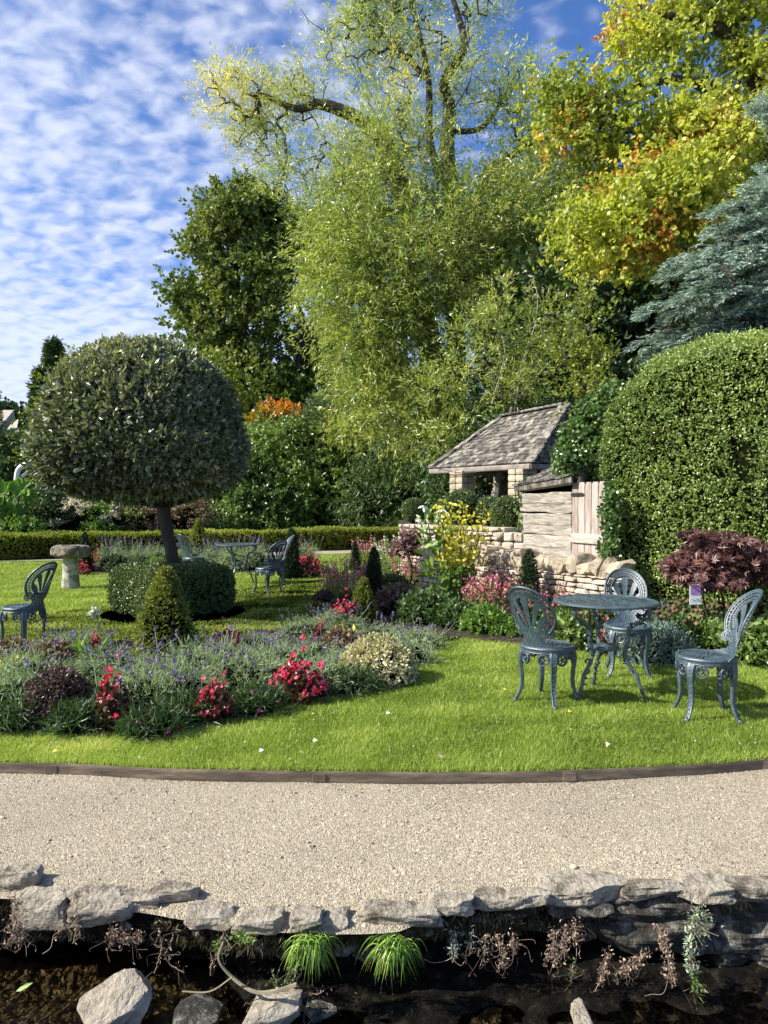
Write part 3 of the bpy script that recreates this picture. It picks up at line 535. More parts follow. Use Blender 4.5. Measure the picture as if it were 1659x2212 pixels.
TT, TL, TS = build_table_parts()
for (x, y, rz, lb) in [(1.576, 5.25, -.5, 'round openwork cast metal table between the three near chairs'), (-2.47, 12.5, .35, 'round openwork cast metal table in the distance behind the clipped square hedge')]:
    o = root('garden_table', (x, y, 0), lb, 'table', 'round cast metal garden tables', rz, (1.05, 1.05, .97)); obj('tabletop', TT, o); obj('shelf', TS, o)
    for k in range(3): obj('leg', TL, o, (0, 0, 0), k * 2 * np.pi / 3)

# ------------------------------------------------------------------ birdbath
o = root('birdbath', (-5.05, 11.9, 0), 'weathered stone birdbath on a thick column in front of the low hedge', 'birdbath')
g = Geo(); U, Fc = CG[14]; V = U / np.linalg.norm(U, axis=1, keepdims=True); s_ = np.sign(V) * np.abs(V) ** np.array([1, 1, .55]); V = s_ * np.array([.29, .29, .12])
V *= (1 + .07 * fn(U, 3, 4) + .04 * fn(U, 9, 6))[:, None]; V[:, 2] -= .09 * np.exp(-(V[:, 0] ** 2 + V[:, 1] ** 2) / .03) * (V[:, 2] > 0); lob = np.cos(5 * np.arctan2(V[:, 1], V[:, 0])); V[:, :2] *= (1 + .05 * lob)[:, None]
g.add(V + np.array([0, 0, .61]), Fc, .5); obj('bowl', g.mesh('bowl', M['bath']), o)
g = Geo(); z = np.linspace(0, .52, 24); th = np.linspace(0, 2 * np.pi, 28, endpoint=False); TH, ZZ = np.meshgrid(th, z, indexing='ij'); rr = (.138 - .022 * ZZ / .52) * (1 + .05 * fn(np.stack([np.cos(TH), np.sin(TH), ZZ * 5], -1), 2.5, 9))
TH2 = np.vstack([TH, TH[:1]]); rr2 = np.vstack([rr, rr[:1]]); Z2 = np.vstack([ZZ, ZZ[:1]]); grid(g, rr2 * np.cos(TH2), rr2 * np.sin(TH2), Z2); obj('column', g.mesh('column', M['column']), o)

# ------------------------------------------------------------------ foliage builders
def ell(px, py, Z, rx, ry, dep=None):
    s = Z / F; return (W(px, py, Z), np.array([rx * s, (rx * s * .8 if dep is None else dep), ry * s]))
def crown(lobes, n, r, shell=.55, gap=None, gs=1.5, seed=0):
    C = np.array([l[0] for l in lobes]); Rr = np.array([l[1] for l in lobes]); wt = (Rr.prod(1)) ** (2 / 3); i = r.choice(len(lobes), n, p=wt / wt.sum())
    d = rdir(r, n); rad = shell + (1 - shell) * r.random(n) ** .7; P = C[i] + d * Rr[i] * rad[:, None]; D = nrm(d / Rr[i])
    if gap is not None: k = fn(P, gs, seed) > gap; P, D = P[k], D[k]
    return P, D
def clump(C0, D0, m_, rad, r, lob=.75):
    n_ = len(C0); i = np.repeat(np.arange(n_), m_); d = rdir(r, len(i)); rr = rad * (.6 + .8 * r.random(n_))[i]
    P = C0[i] + d * (rr * r.random(len(i)) ** .5)[:, None] * np.array([1, 1, lob]); return P, nrm(D0[i] * .5 + d * .8)
def grow(g, limbs, targets, rtip, r, step=.5, m=0, sides=5, sag=0.):
    nodes = []; par = []; rad = []; ends = []
    for pts, r0, r1 in limbs:
        P = spl(pts, 8); rr = np.linspace(r0, r1, len(P)) ; tube(g, P, rr, 9, m=m)
        for p, q in zip(P, rr): nodes.append(p); par.append(-1); rad.append(q)
    nl = len(nodes); A = np.zeros((200000, 3)); A[:nl] = nodes; cnt = nl
    d0 = [np.min(np.linalg.norm(A[:nl] - t_, axis=1)) for t_ in targets]
    for ti in np.argsort(d0):
        t_ = targets[ti]; dd = np.linalg.norm(A[:cnt] - t_, axis=1) + .25 * np.maximum(A[:cnt, 2] - t_[2], 0); j = int(np.argmin(dd)); p0 = A[j].copy(); L = np.linalg.norm(t_ - p0)
        if L < step * .4: continue
        k = max(2, int(L / step)); bd = r.normal(size=3) * L * .10; last = j
        for q in range(1, k + 1):
            s_ = q / k; A[cnt] = p0 + (t_ - p0) * s_ + bd * math.sin(math.pi * s_) + np.array([0, 0, L * .10 * math.sin(math.pi * s_)]); par.append(last); last = cnt; cnt += 1
    par = np.array(par); c = np.ones(cnt)
    for i in range(cnt - 1, nl - 1, -1):
        if par[i] >= nl: c[par[i]] += c[i] * .9
    R2 = np.concatenate([np.array(rad), rtip * c[nl:] ** .5]); idx = np.arange(nl, cnt); pp = par[idx]
    Pa, Pb = A[pp], A[idx]; T = nrm(Pb - Pa); up = np.where(np.abs(T[:, 2:3]) < .9, [[0, 0, 1.]], [[1., 0, 0]]); u = nrm(np.cross(T, up)); b = np.cross(T, u)
    rb = R2[idx][:, None]; ra = np.minimum(R2[pp][:, None], rb * 1.25); th = np.linspace(0, 2 * np.pi, sides, endpoint=False); V = []
    for P_, rr in ((Pa, ra), (Pb + T * rb * .3, rb)): V.append(P_[:, None] + rr[:, :, None] * (np.cos(th)[None, :, None] * u[:, None] + np.sin(th)[None, :, None] * b[:, None]))
    V = np.concatenate(V, 1).reshape(-1, 3); base = np.arange(len(idx))[:, None, None] * 2 * sides; j = np.arange(sides); j2 = (j + 1) % sides
    g.add(V, (np.stack([j, j2, j2 + sides, j + sides], 1)[None] + base).reshape(-1, 4), .5, m)
def tree(name, base, limbs, lobes, n, k, tl, L, Wd, lm, label, cat='tree', group=None, seed=1, up=.1, droop=.1, along=.6, spread=.6, shell=.5, gap=None, gs=1.5, vb=.45, va=.2, targets=300, rtip=.012, step=.6, shape=4, bark='bark', vfun=None, trunk='trunk', jit=.15, cl=None):
    r = rg(seed); C, D = crown(lobes, n, r, shell, gap, gs, seed); T0 = C[r.choice(len(C), min(targets, len(C)), replace=False)]
    if cl: C, D = clump(C, D, cl[0], cl[1], r)
    T0 = T0; o = root(name, base, label, cat, group)
    g = Geo(); grow(g, limbs, T0, rtip, r, step); obj(trunk, g.mesh(trunk, M[bark], base), o)
    v = vb + va * fn(C, gs * .8, seed + 5); v = v if vfun is None else vfun(C, v)
    g = Geo(); tufts(g, C, D, k, tl, L, Wd, v, r, up, droop, along, spread, shape=shape, jit=jit); obj('crown', g.mesh('crown', M[lm], base), o)
    return o
def at_(*p): return tuple(float(q) for q in p)

# ------------------------------------------------------------------ big trees
def LM(Z, pts, r0, r1): return ([W(a, b, Z + (c if c else 0)) for a, b, c in pts], r0, r1)
ZW = 24
wl = [ell(520, 225, ZW, 95, 75), ell(610, 290, ZW + 1, 120, 110), ell(700, 190, ZW, 90, 90), ell(760, 100, ZW + 1, 130, 110), ell(820, 20, ZW, 130, 90), ell(960, 60, ZW + 2, 140, 110), ell(1040, 190, ZW, 90, 110), ell(1110, 230, ZW - 1, 80, 100), ell(880, 200, ZW - 1, 150, 130),
      ell(1170, 330, ZW, 60, 70), ell(1130, 400, ZW + 1, 110, 60), ell(1200, 260, ZW, 60, 50), ell(1220, 400, ZW + 1, 60, 60), ell(620, 400, ZW, 60, 30), ell(470, 170, ZW, 40, 25), ell(660, 60, ZW, 50, 60), ell(720, 380, ZW, 130, 80), ell(850, 350, ZW - 1.5, 140, 110)]
wl2 = [ell(830, 450, ZW - 1, 170, 100), ell(760, 560, ZW - 2, 130, 110), ell(900, 590, ZW - 2.5, 190, 150), ell(1040, 500, ZW - 1, 190, 120), ell(740, 660, ZW - 2, 80, 80), ell(800, 740, ZW - 2.5, 110, 100), ell(940, 740, ZW - 2, 170, 120), ell(1090, 620, ZW - .5, 130, 110), ell(850, 860, ZW - 3, 110, 120), ell(1150, 440, ZW, 120, 110), ell(960, 880, ZW - 2, 120, 80), ell(1170, 560, ZW, 90, 80)]
wb = W(985, 1150, ZW); wb[2] = 0
limbs = [LM(ZW, [(985, 1155, 0), (980, 950, 0), (930, 760, 0), (900, 600, 0), (860, 380, 0), (800, 280, 0), (700, 232, 0), (640, 240, 0), (560, 205, 0)], .55, .05),
         LM(ZW, [(980, 950, 0), (985, 700, .5), (975, 440, 0), (965, 330, 0), (970, 240, 0), (960, 180, -.3), (1000, 110, -.5), (985, 30, 0), (950, -60, 0)], .36, .05),
         LM(ZW, [(975, 440, 0), (930, 320, 0), (925, 180, 0), (900, 60, 0), (870, -40, 0)], .16, .04),
         LM(ZW, [(970, 620, 1), (1040, 400, .5), (1100, 345, 0), (1170, 300, 0), (1240, 260, 0)], .22, .04),
         LM(ZW, [(925, 180, 0), (860, 110, .5), (820, 60, .5), (800, -30, 0)], .1, .03),
         LM(ZW, [(970, 290, 0), (1040, 280, 0), (1090, 210, 0), (1120, 150, 0)], .1, .03),
         LM(ZW, [(930, 760, 0), (890, 720, -1.5), (830, 620, -2), (760, 540, -2.5)], .2, .04)]
r = rg(40)
wo_ = root('willow_tree', at_(*wb), 'tallest tree, a willow with narrow pale leaves and long dark limbs in the middle', 'tree')
C1, D1 = crown(wl, 9000, r, .25, -.2, 1.2, 3); C2, D2 = crown(wl2, 1000, r, .3, -.4, 1.3, 4); T2 = C2; C2, D2 = clump(C2, D2, 19, .62, r, 1.7)
k_ = C1[:, 2] < 26; C1, D1 = C1[k_], D1[k_]
g = Geo(); grow(g, limbs, np.concatenate([C1[:900], T2[:700]]), .009, r, .5); obj('trunk', g.mesh('trunk', M['bark'], wb), wo_)
g = Geo()
tufts(g, C1, D1, 9, .55, .15, .032, .58 + .25 * fn(C1, 1.2, 8) + .10 * (C1[:, 0] < -1), r, .45, -.05, .9, .5)
tufts(g, C2, D2, 11, .6, .165, .035, .42 + .16 * fn(C2, .9, 9) + np.repeat(r.normal(0, .15, len(T2)), 19), r, .05, .25, .9, .5)
obj('crown', g.mesh('crown', M['willow'], wb), wo_)
# sycamore
ZS = 36; sb = W(535, 1125, ZS); sb[2] = 0
sy = [ell(530, 460, ZS, 85, 55), ell(465, 530, ZS, 70, 60), ell(600, 500, ZS, 90, 75), ell(430, 640, ZS, 65, 55), ell(540, 600, ZS, 90, 70), ell(640, 610, ZS, 80, 90), ell(410, 735, ZS, 45, 40), ell(500, 700, ZS, 100, 70), ell(630, 740, ZS, 80, 90), ell(460, 800, ZS, 80, 60), ell(590, 850, ZS, 90, 55), ell(690, 720, ZS + 1, 55, 120), ell(540, 790, ZS, 80, 60), ell(700, 850, ZS + 2, 70, 80)]
tree('sycamore_tree', at_(*sb), [LM(ZS, [(535, 1125, 0), (535, 900, 0), (522, 700, 0), (510, 560, 0), (540, 470, 0)], .38, .05), LM(ZS, [(600, 1125, 0), (600, 900, 0), (640, 800, 0), (655, 700, 0), (610, 580, 0)], .4, .07), LM(ZS, [(525, 720, 0), (450, 700, 0), (400, 640, 0)], .12, .03), LM(ZS, [(515, 600, 0), (470, 560, 0), (440, 520, 0)], .10, .03), LM(ZS, [(528, 800, 0), (470, 780, 0), (420, 740, 0)], .12, .03)],
     sy, 420, 8, .40, .21, .17, 'syc', 'broad dark green tree with visible branches rising behind the clipped round tree', seed=7, gap=-.35, gs=1.2, cl=(26, .85), shell=.45, up=.2, along=.5, spread=.8, targets=420, rtip=.022, step=.8, shape=4)
# yellow tree, far right top
ZY = 13.5
yl = [ell(1480, 40, ZY, 120, 90), ell(1600, 90, ZY - .5, 120, 110), ell(1440, 170, ZY, 110, 90), ell(1560, 220, ZY, 120, 100), ell(1400, 60, ZY + .5, 70, 60), ell(1260, 190, ZY, 75, 70), ell(1300, 250, ZY, 90, 80), ell(1230, 260, ZY, 60, 60), ell(1400, 280, ZY, 100, 80), ell(1500, 330, ZY - .5, 110, 80), ell(1330, 350, ZY, 80, 50), ell(1620, 330, ZY, 90, 100), ell(1440, 410, ZY - 1, 100, 55), ell(1380, 480, ZY - 1, 110, 60), ell(1290, 520, ZY - 1, 75, 50), ell(1480, 460, ZY - 1, 90, 60), ell(1350, 550, ZY - 1, 80, 30), ell(1660, 180, ZY, 100, 120), ell(1600, -40, ZY, 140, 80), ell(1280, 450, ZY - .5, 60, 40)]
yb = np.array([8.0, 14.2, 0])
def yv(C, v):
    q = fn(C, 3.6, 75); return np.where(q > .66, .77 + .12 * (q - .52), np.clip(.38 + .22 * fn(C, 1.5, 72), 0, .7))
tree('yellow_maple_tree', at_(*yb), [([yb, (7.9, 14.2, 4), (8.3, 14.3, 7), (8.6, 14.3, 11)], .35, .12), ([(7.8, 14.1, 4.5), W(1560, 330, 14), W(1440, 380, 13.5), W(1300, 430, 13)], .2, .04), ([(8.3, 14.3, 7), W(1600, 130, 14), W(1520, 60, 14), W(1420, 40, 13.5)], .2, .05), ([(8.2, 14.25, 6), W(1580, 240, 14), W(1430, 180, 13.5), W(1280, 230, 13.3)], .18, .04), ([(7.8, 14.1, 4), W(1560, 500, 13), W(1450, 470, 12.5), W(1300, 540, 12.4)], .16, .03)],
     yl, 560, 8, .34, .088, .074, 'yellow', 'yellow green autumn tree with orange patches overhanging from the top right corner', seed=9, gap=-.4, gs=1.6, cl=(17, .5), shell=.4, up=0, droop=.45, along=.3, spread=.7, targets=260, rtip=.010, step=.4, vfun=yv, shape=6, jit=.10)
# blue conifer
r = rg(60); ZB = 11; bb = np.array([6.45, 11.4, 0]); o = root('blue_conifer_tree', at_(*bb), 'silvery blue conifer with feathery sprays above the tall ivy hedge', 'tree')
bl = [ell(1665, 330, ZB, 55, 150), ell(1690, 230, ZB, 40, 80), ell(1640, 440, ZB, 95, 100), ell(1600, 560, ZB, 120, 90), ell(1530, 610, ZB - .3, 105, 85), ell(1480, 660, ZB - .3, 90, 70), ell(1640, 650, ZB, 120, 90), ell(1430, 710, ZB - .2, 45, 30), ell(1560, 700, ZB, 110, 70), ell(1720, 500, ZB, 110, 220), ell(1540, 520, ZB, 60, 40), ell(1500, 555, ZB, 45, 30)]
C0, D0 = crown(bl, 190, r, .75, -.6, 1.6, 6)
g = Geo(); grow(g, [([bb, bb + (0, 0, 4), bb + (-.1, 0, 7.5)], .25, .05)], C0[:150], .010, r, .4); obj('trunk', g.mesh('trunk', M['bark'], bb), o)
g = Geo(); n_ = len(C0); B = nrm(C0 - (bb + np.stack([C0[:, 0] * 0, C0[:, 0] * 0, C0[:, 2] * .85], 1))); B = nrm(B * (1, 1, .5) + (-.3, -.1, -.1)); m_ = 62; i = np.repeat(np.arange(n_), m_); t_ = r.random(len(i)) ** .8; Lb = 1.05
sd = nrm(np.cross(B, np.array([0, 0, 1.])))[i] * r.normal(size=(len(i), 1)) * .16 * (1.15 - t_)[:, None]; C = C0[i] - B[i] * (Lb * (1 - t_) - .25)[:, None] + sd * 1.3 + np.stack([t_ * 0, t_ * 0, -.28 * t_ ** 2.2 + r.normal(size=len(i)) * .035], 1)
D = nrm(B[i] + sd * 2.5 + np.stack([t_ * 0, t_ * 0, -.55 * t_ + .1], 1) + r.normal(size=C.shape) * .15); v0 = np.clip(.42 + .2 * fn(C, 1.6, 9) + .22 * t_ - .1, 0, 1)
for j in range(9):
    s_ = (j / 9); sg = 1 if j % 2 else -1; s2 = nrm(np.cross(D, np.array([0, 0, 1.])) * sg + r.normal(size=C.shape) * .35)
    P = C + D * s_ * .17; d = nrm(D * .9 + s2 * .7); leaves(g, P, d, .075 * (1.1 - .5 * s_), .019, np.clip(v0 + r.normal(size=len(C)) * .12, 0, 1), r)
obj('crown', g.mesh('crown', M['spruce'], bb), o)
# dark woodland trees behind
def simple_tree(name, px, Z, lobes, n, mat, label, seed, L=.2, Wd=.13, k=8, group='trees behind the garden', tl=.5, tr=None, **kw):
    kw.setdefault('cl', (14, Z * .028)); n = n // 14
    tr = Z * .008 if tr is None else tr
    b = W(px, 1100, Z); b[2] = 0; top = max(l[0][2] for l in lobes)
    return tree(name, at_(*b), [([b, b + (0, 0, top * .4), b + (.1, 0, top * .75)], tr, tr * .2)], lobes, n, k, tl, L, Wd, mat, label, 'tree', group, seed, **kw)
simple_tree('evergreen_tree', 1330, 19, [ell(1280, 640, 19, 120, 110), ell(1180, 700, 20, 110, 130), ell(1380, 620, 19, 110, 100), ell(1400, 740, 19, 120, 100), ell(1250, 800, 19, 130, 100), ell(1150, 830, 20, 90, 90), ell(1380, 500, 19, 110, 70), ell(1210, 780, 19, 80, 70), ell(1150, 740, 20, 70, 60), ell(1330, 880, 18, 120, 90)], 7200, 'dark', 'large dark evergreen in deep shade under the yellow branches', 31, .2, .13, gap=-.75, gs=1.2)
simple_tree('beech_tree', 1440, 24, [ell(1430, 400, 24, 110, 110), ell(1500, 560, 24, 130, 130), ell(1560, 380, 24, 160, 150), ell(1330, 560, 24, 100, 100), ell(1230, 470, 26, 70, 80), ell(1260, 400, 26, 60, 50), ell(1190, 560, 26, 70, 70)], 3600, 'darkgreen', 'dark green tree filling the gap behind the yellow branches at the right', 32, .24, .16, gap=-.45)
simple_tree('ash_tree', 760, 42, [ell(740, 780, 42, 110, 140), ell(850, 860, 42, 120, 120), ell(690, 900, 40, 110, 80), ell(560, 930, 40, 120, 60)], 2600, 'syc', 'mid green tree low behind the willow and to the right of the broad dark tree', 33, .28, .2, gap=-.4)
simple_tree('hornbeam_tree', 1255, 11, [ell(1250, 660, 11, 32, 30), ell(1240, 720, 11, 60, 50), ell(1210, 780, 11, 65, 40), ell(1290, 770, 11, 35, 30), ell(1260, 835, 10.5, 35, 25)], 330, 'boxy', 'small yellow green young tree standing behind the tiled shelter ridge', 34, .06, .036, 9, tl=.22, up=.5, targets=90, rtip=.006, step=.2)
simple_tree('grey_willow_tree', 1060, 16, [ell(1090, 650, 16, 40, 30), ell(1050, 720, 16, 60, 40), ell(1140, 750, 16, 45, 30), ell(1020, 800, 16, 70, 45), ell(1110, 840, 15.8, 60, 40), ell(1000, 890, 15.8, 65, 50), ell(955, 950, 15.8, 50, 45), ell(1190, 690, 16, 30, 18), ell(930, 850, 16, 40, 30)], 1500, 'willow', 'slender pale grey green willow with bare twigs just left of the shelter roof', 35, .13, .028, 9, tl=.35, up=.2, along=.9, spread=.5, targets=160, rtip=.008, step=.3, gap=-.12, gs=3, shell=.3)
# bare arching branches by the shelter
g = Geo()
for pts in ([(1110, 890), (1130, 780), (1155, 700), (1160, 640), (1150, 610)], [(1120, 860), (1180, 790), (1240, 740), (1220, 700)], [(1060, 880), (1090, 760), (1060, 700), (1000, 690)], [(1130, 860), (1150, 800), (1200, 770), (1235, 800)]):
    tube(g, spl([W(a, b, 15.6 + .1 * i) for i, (a, b) in enumerate(pts)], 8), np.linspace(.018, .005, 8 * (len(pts) - 1) + 1), 5)
bo = W(1075, 1060, 15.6); tube(g, [W(1068, 1085, 15.6), W(1076, 1020, 15.6), W(1090, 940, 15.6), W(1105, 880, 15.6)], [.10, .08, .06, .03], 7)
tag(obj('bare_tree', g.mesh('bare_tree', pm('pale_bark', [(0, (.2, .17, .13)), (1, (.42, .38, .32))], 8, .9, .4, 30, 0), bo), None, at_(*bo)), 'bare pale trunk and crooked twigs seen through and above the shelter', 'tree')
# far left conifers
def conifer(px, ybase, ytop, Z, rpx, n, label, seed, mat='dark'):
    r = rg(seed); b = W(px, 1095, Z); b[2] = W(0, ybase, Z)[2]; zt = W(0, ytop, Z)[2]; H = zt - b[2]; rr = rpx * Z / F
    t_ = r.random(n) ** .8; a = r.uniform(0, 6.28, n); lay = .75 + .25 * np.sin(t_ * 60 + 2 * np.sin(a * 2)); R0 = rr * (1 - t_) ** .8 * r.uniform(.5, 1, n) * lay * (1 + .25 * np.sin(3 * a + 9 * t_))
    C = np.stack([b[0] + np.cos(a) * R0, b[1] + np.sin(a) * R0, b[2] + H * t_], 1); D = nrm(np.stack([np.cos(a), np.sin(a), a * 0 + .1], 1))
    o = root('conifer_tree', at_(*b), label, 'tree', 'dark conifers far left'); g = Geo(); tube(g, [b, (b[0], b[1], zt - .1)], [rr * .08, .03], 6); obj('trunk', g.mesh('trunk', M['bark'], b), o)
    g = Geo(); tufts(g, C, D, 7, .9 * rr / 3, .5 * rr / 3, .16 * rr / 3, .5, r, 0, .15, .9, .4); obj('crown', g.mesh('crown', M[mat], b), o)
conifer(118, 1010, 742, 52, 52, 2600, 'tall narrow dark conifer standing behind the left side of the clipped tree', 51)
conifer(92, 1020, 800, 50, 52, 1800, 'lower dark conifer in front of the tall one, between the stone house and clipped tree', 52)
conifer(-14, 960, 828, 60, 30, 900, 'dark conifer cut off by the left edge above the stone house', 53)
simple_tree('olive_tree', 190, 26, [ell(180, 850, 26, 60, 55), ell(130, 920, 26, 50, 60), ell(240, 800, 26, 60, 35), ell(110, 1000, 26, 45, 50)], 1300, 'boxy', 'yellowish leafy tree peeking out behind the left shoulder of the clipped tree', 36, .13, .07, 9, tl=.35, targets=60, rtip=.008)
simple_tree('yellowish_tree', 430, 30, [ell(440, 850, 30, 110, 90), ell(520, 900, 30, 90, 70), ell(350, 900, 30, 110, 100)], 1600, 'boxy', 'dull yellow green tree behind the right shoulder of the clipped tree', 37, .16, .12, 9, targets=60)
# weeping shrub and far left bushes
def bush(name, lobes, n, mat, label, seed, L=.08, Wd=.04, k=9, tl=.25, cat='shrub', group='shrubs behind the low hedge', core=True, vb=.45, va=.22, **kw):
    r = rg(seed); C, D = crown(lobes, n // 7, r, kw.pop('shell', .8), kw.pop('gap', -.8), kw.pop('gs', 2), seed); C, D = clump(C, D, 12, .16 * float(np.mean([l[1][0] for l in lobes])) + .1, r); b = np.array([lobes[0][0][0], lobes[0][0][1], 0.]); o = root(name, at_(*b), label, cat, group)
    g = Geo(); tufts(g, C, D, k, tl, L, Wd, vb + va * fn(C, 1.8, seed + 2), r, **kw); obj('foliage', g.mesh('foliage', M[mat], b), o)
    g = Geo()
    if core:
        for c, R0 in lobes:
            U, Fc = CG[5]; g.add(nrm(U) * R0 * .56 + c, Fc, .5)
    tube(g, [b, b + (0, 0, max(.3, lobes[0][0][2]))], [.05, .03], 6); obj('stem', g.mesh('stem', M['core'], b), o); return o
bush('weeping_shrub', [ell(25, 1000, 34, 48, 60)], 1300, 'darkgreen', 'rounded weeping shrub at the left edge below the stone house', 61, .2, .05, droop=.6)
bush('orange_shrub', [ell(600, 915, 27, 55, 35), ell(560, 940, 27, 35, 30), ell(640, 930, 27, 30, 30)], 520, 'orange', 'bright orange autumn shrub in front of the broad dark tree', 62, .16, .09, tl=.35)
bush('laurel_shrub', [ell(560, 1080, 25, 120, 110, 1.5), ell(470, 1110, 24.5, 110, 70, 1.2), ell(630, 1000, 26, 110, 90, 1.5), ell(690, 1080, 25.5, 90, 100, 1.4), ell(600, 960, 27, 90, 60, 1.4)], 5200, 'laurel', 'big glossy green shrub mass behind the far table', 63, .15, .085, tl=.3, gap=-.55, gs=1.4)
bush('dark_shrub', [ell(760, 1080, 26, 110, 110, 1.5), ell(740, 960, 27, 80, 60, 1.4), ell(880, 1110, 25, 90, 80, 1.2)], 3000, 'dark', 'very dark shrub between the glossy shrub and the low willow', 64, .15, .08, tl=.3)
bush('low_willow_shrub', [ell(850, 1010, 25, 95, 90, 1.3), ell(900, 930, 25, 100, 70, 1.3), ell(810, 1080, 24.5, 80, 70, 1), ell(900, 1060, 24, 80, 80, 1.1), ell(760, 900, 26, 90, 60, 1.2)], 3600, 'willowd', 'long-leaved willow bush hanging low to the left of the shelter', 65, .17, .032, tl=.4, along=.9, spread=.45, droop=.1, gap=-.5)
bush('willow_bush', [ell(1090, 960, 16.5, 70, 80, 1), ell(1180, 1010, 17, 110, 120, 1), ell(990, 1040, 16.5, 60, 90, .8), ell(1270, 980, 17, 100, 120, 1)], 2600, 'darkgreen', 'dark leafy bush seen through the open sides of the shelter', 66, .14, .05, tl=.35)
bush('bright_willow_bush', [ell(840, 850, 25.5, 80, 60, 1), ell(780, 940, 25.5, 80, 50, 1)], 1400, 'willow', 'bright yellow green willow bush right of the orange shrub', 67, .17, .035, tl=.4, along=.9, spread=.45, core=False, vb=.6)
bush('dark_shrub', [ell(110, 1115, 20.6, 50, 55, 1)], 800, 'dark', 'dark small-leaved shrub behind the low hedge left of the pinkish one', 68, .09, .05)
bush('pinkish_shrub', [ell(200, 1115, 20.6, 55, 40, 1), ell(255, 1095, 21.6, 50, 35, 1), ell(150, 1140, 20.2, 40, 20, .6)], 900, 'smoke', 'greyish pink feathery shrub behind the birdbath', 69, .09, .04, vb=.35)
bush('green_shrub', [ell(240, 1125, 20.6, 60, 30, .8), ell(300, 1100, 21.8, 45, 35, .8)], 700, 'green', 'soft green shrub right of the greyish pink one', 70, .09, .04)
bush('rusty_shrub', [ell(310, 1125, 21.2, 45, 35, .8), ell(400, 1120, 21.7, 50, 45, .8)], 700, 'dry', 'rust tinged shrub behind the clipped tree trunk', 71, .09, .045)
bush('green_shrub', [ell(450, 1130, 23, 70, 35, .8), ell(560, 1130, 24, 90, 35, .8)], 1000, 'laurel', 'light green leafy shrub right behind the low hedge at the far table', 72, .12, .06)
bush('pale_green_shrub', [ell(30, 1150, 18.8, 60, 20, .5), ell(-40, 1120, 19.2, 60, 60, .8)], 500, 'green', 'pale green shrub rising over the low hedge at the left edge', 73, .09, .05)
# giant leaf plant
o = root('giant_leaf_plant', at_(-9.6, 18.9, 0), 'plant with huge ribbed green leaves at the left edge behind the low hedge', 'plant'); g2 = Geo(); r = rg(81)
for (a, b, rr, t1, t2) in [(45, 1058, .30, .9, .3), (8, 1068, .34, 1.2, -.5), (62, 1075, .24, 1.0, 1.0), (5, 1115, .34, 1.3, .2), (45, 1110, .24, 1.2, .9), (-30, 1060, .4, .8, 0)]:
    c = W(a, b, 18.9); g = Geo(); R1 = np.linspace(.02, 1, 9); TH = np.linspace(.25, 6.03, 46); A, B = np.meshgrid(TH, R1, indexing='ij'); lob = 1 + .16 * np.cos(A * 7); zz_ = .14 * np.abs(np.sin(A * 3.5)) * B + .3 * B ** 2
    P = np.stack([B * lob * np.cos(A), B * lob * np.sin(A), zz_], -1) * rr; V = P.reshape(-1, 3); ca, sa = math.cos(t1), math.sin(t1); V = V @ np.array([[1, 0, 0], [0, ca, sa], [0, -sa, ca]]); V = rotz(V, t2).reshape(P.shape) + c
    grid(g, V[..., 0], V[..., 1], V[..., 2], r.random(45 * 8)); obj('leaf', g.mesh('leaf', M['gun'], (-9.6, 18.9, 0), smooth=False), o); tube(g2, [(-9.6, 18.9, 0), c * .5 + np.array([-4.8, 9.45, .2]), c], .03, 6)
obj('stem', g2.mesh('stem', M['stem'], (-9.6, 18.9, 0)), o)
g = Geo(); tube(g, spl([W(35, 1058, 20), W(38, 1020, 20), W(50, 1006, 20), (W(70, 1000, 20)), W(92, 1010, 20)], 8), .07, 8); tube(g, spl([W(48, 1030, 20.1), W(70, 1015, 20.1), W(90, 1022, 20.1)], 6), .05, 8)
bo = W(35, 1058, 20); tag(obj('curved_ornament', g.mesh('curved_ornament', M['white'], bo), None, at_(*bo)), 'pale curved object poking out above the giant leaves left of the clipped tree', 'ornament')

# ------------------------------------------------------------------ low hedge, box, clipped tree
def hedge_run(name, p0, p1, wid, H, n, mat, label, seed, L, Wd, rad=.12, amp=.03, corev='core', group=None):
    p0 = np.array(p0); p1 = np.array(p1); d = p1 - p0; ln = np.hypot(*d); rz = math.atan2(d[1], d[0]); c = np.array([*(p0 + p1) / 2, 0]); o = root(name, at_(*c), label, 'hedge', group); r = rg(seed)
    P, Nn = rbox_surf(n, (ln, wid, H), rad, 0, None, r); P = P + Nn * (amp * fn(P, 4, seed) - r.random(n) * .05)[:, None]; P = rotz(P, rz) + (0, 0, H / 2); Nn = rotz(Nn, rz)
    g = Geo(); tufts(g, P, Nn, 3, L * 1.2, L, Wd, .45 + .2 * fn(P, 3, seed), r, .25, 0, .5, .7); obj('foliage', g.mesh('foliage', M[mat]), o)
    g = Geo(); rbox_core(g, (0, 0, H / 2), (ln, wid, H), rad, rz, .045, seed, .01); obj('stem', g.mesh('stem', M['core']), o); return o
hedge_run('low_hedge', (-13, 15.9), (.45, 22.6), .6, .60, 30000, 'boxhedge', 'long low clipped box hedge running behind the far lawn', 91, .05, .03, amp=.05)
o = hedge_run('box_hedge', (-2.63 - .42, 9.15 - .42), (-2.63 + .42, 9.15 + .42), 1.19, .60, 15000, 'box', 'square clipped box hedge around the trunk of the round topped tree', 92, .026, .017, .2, .02)
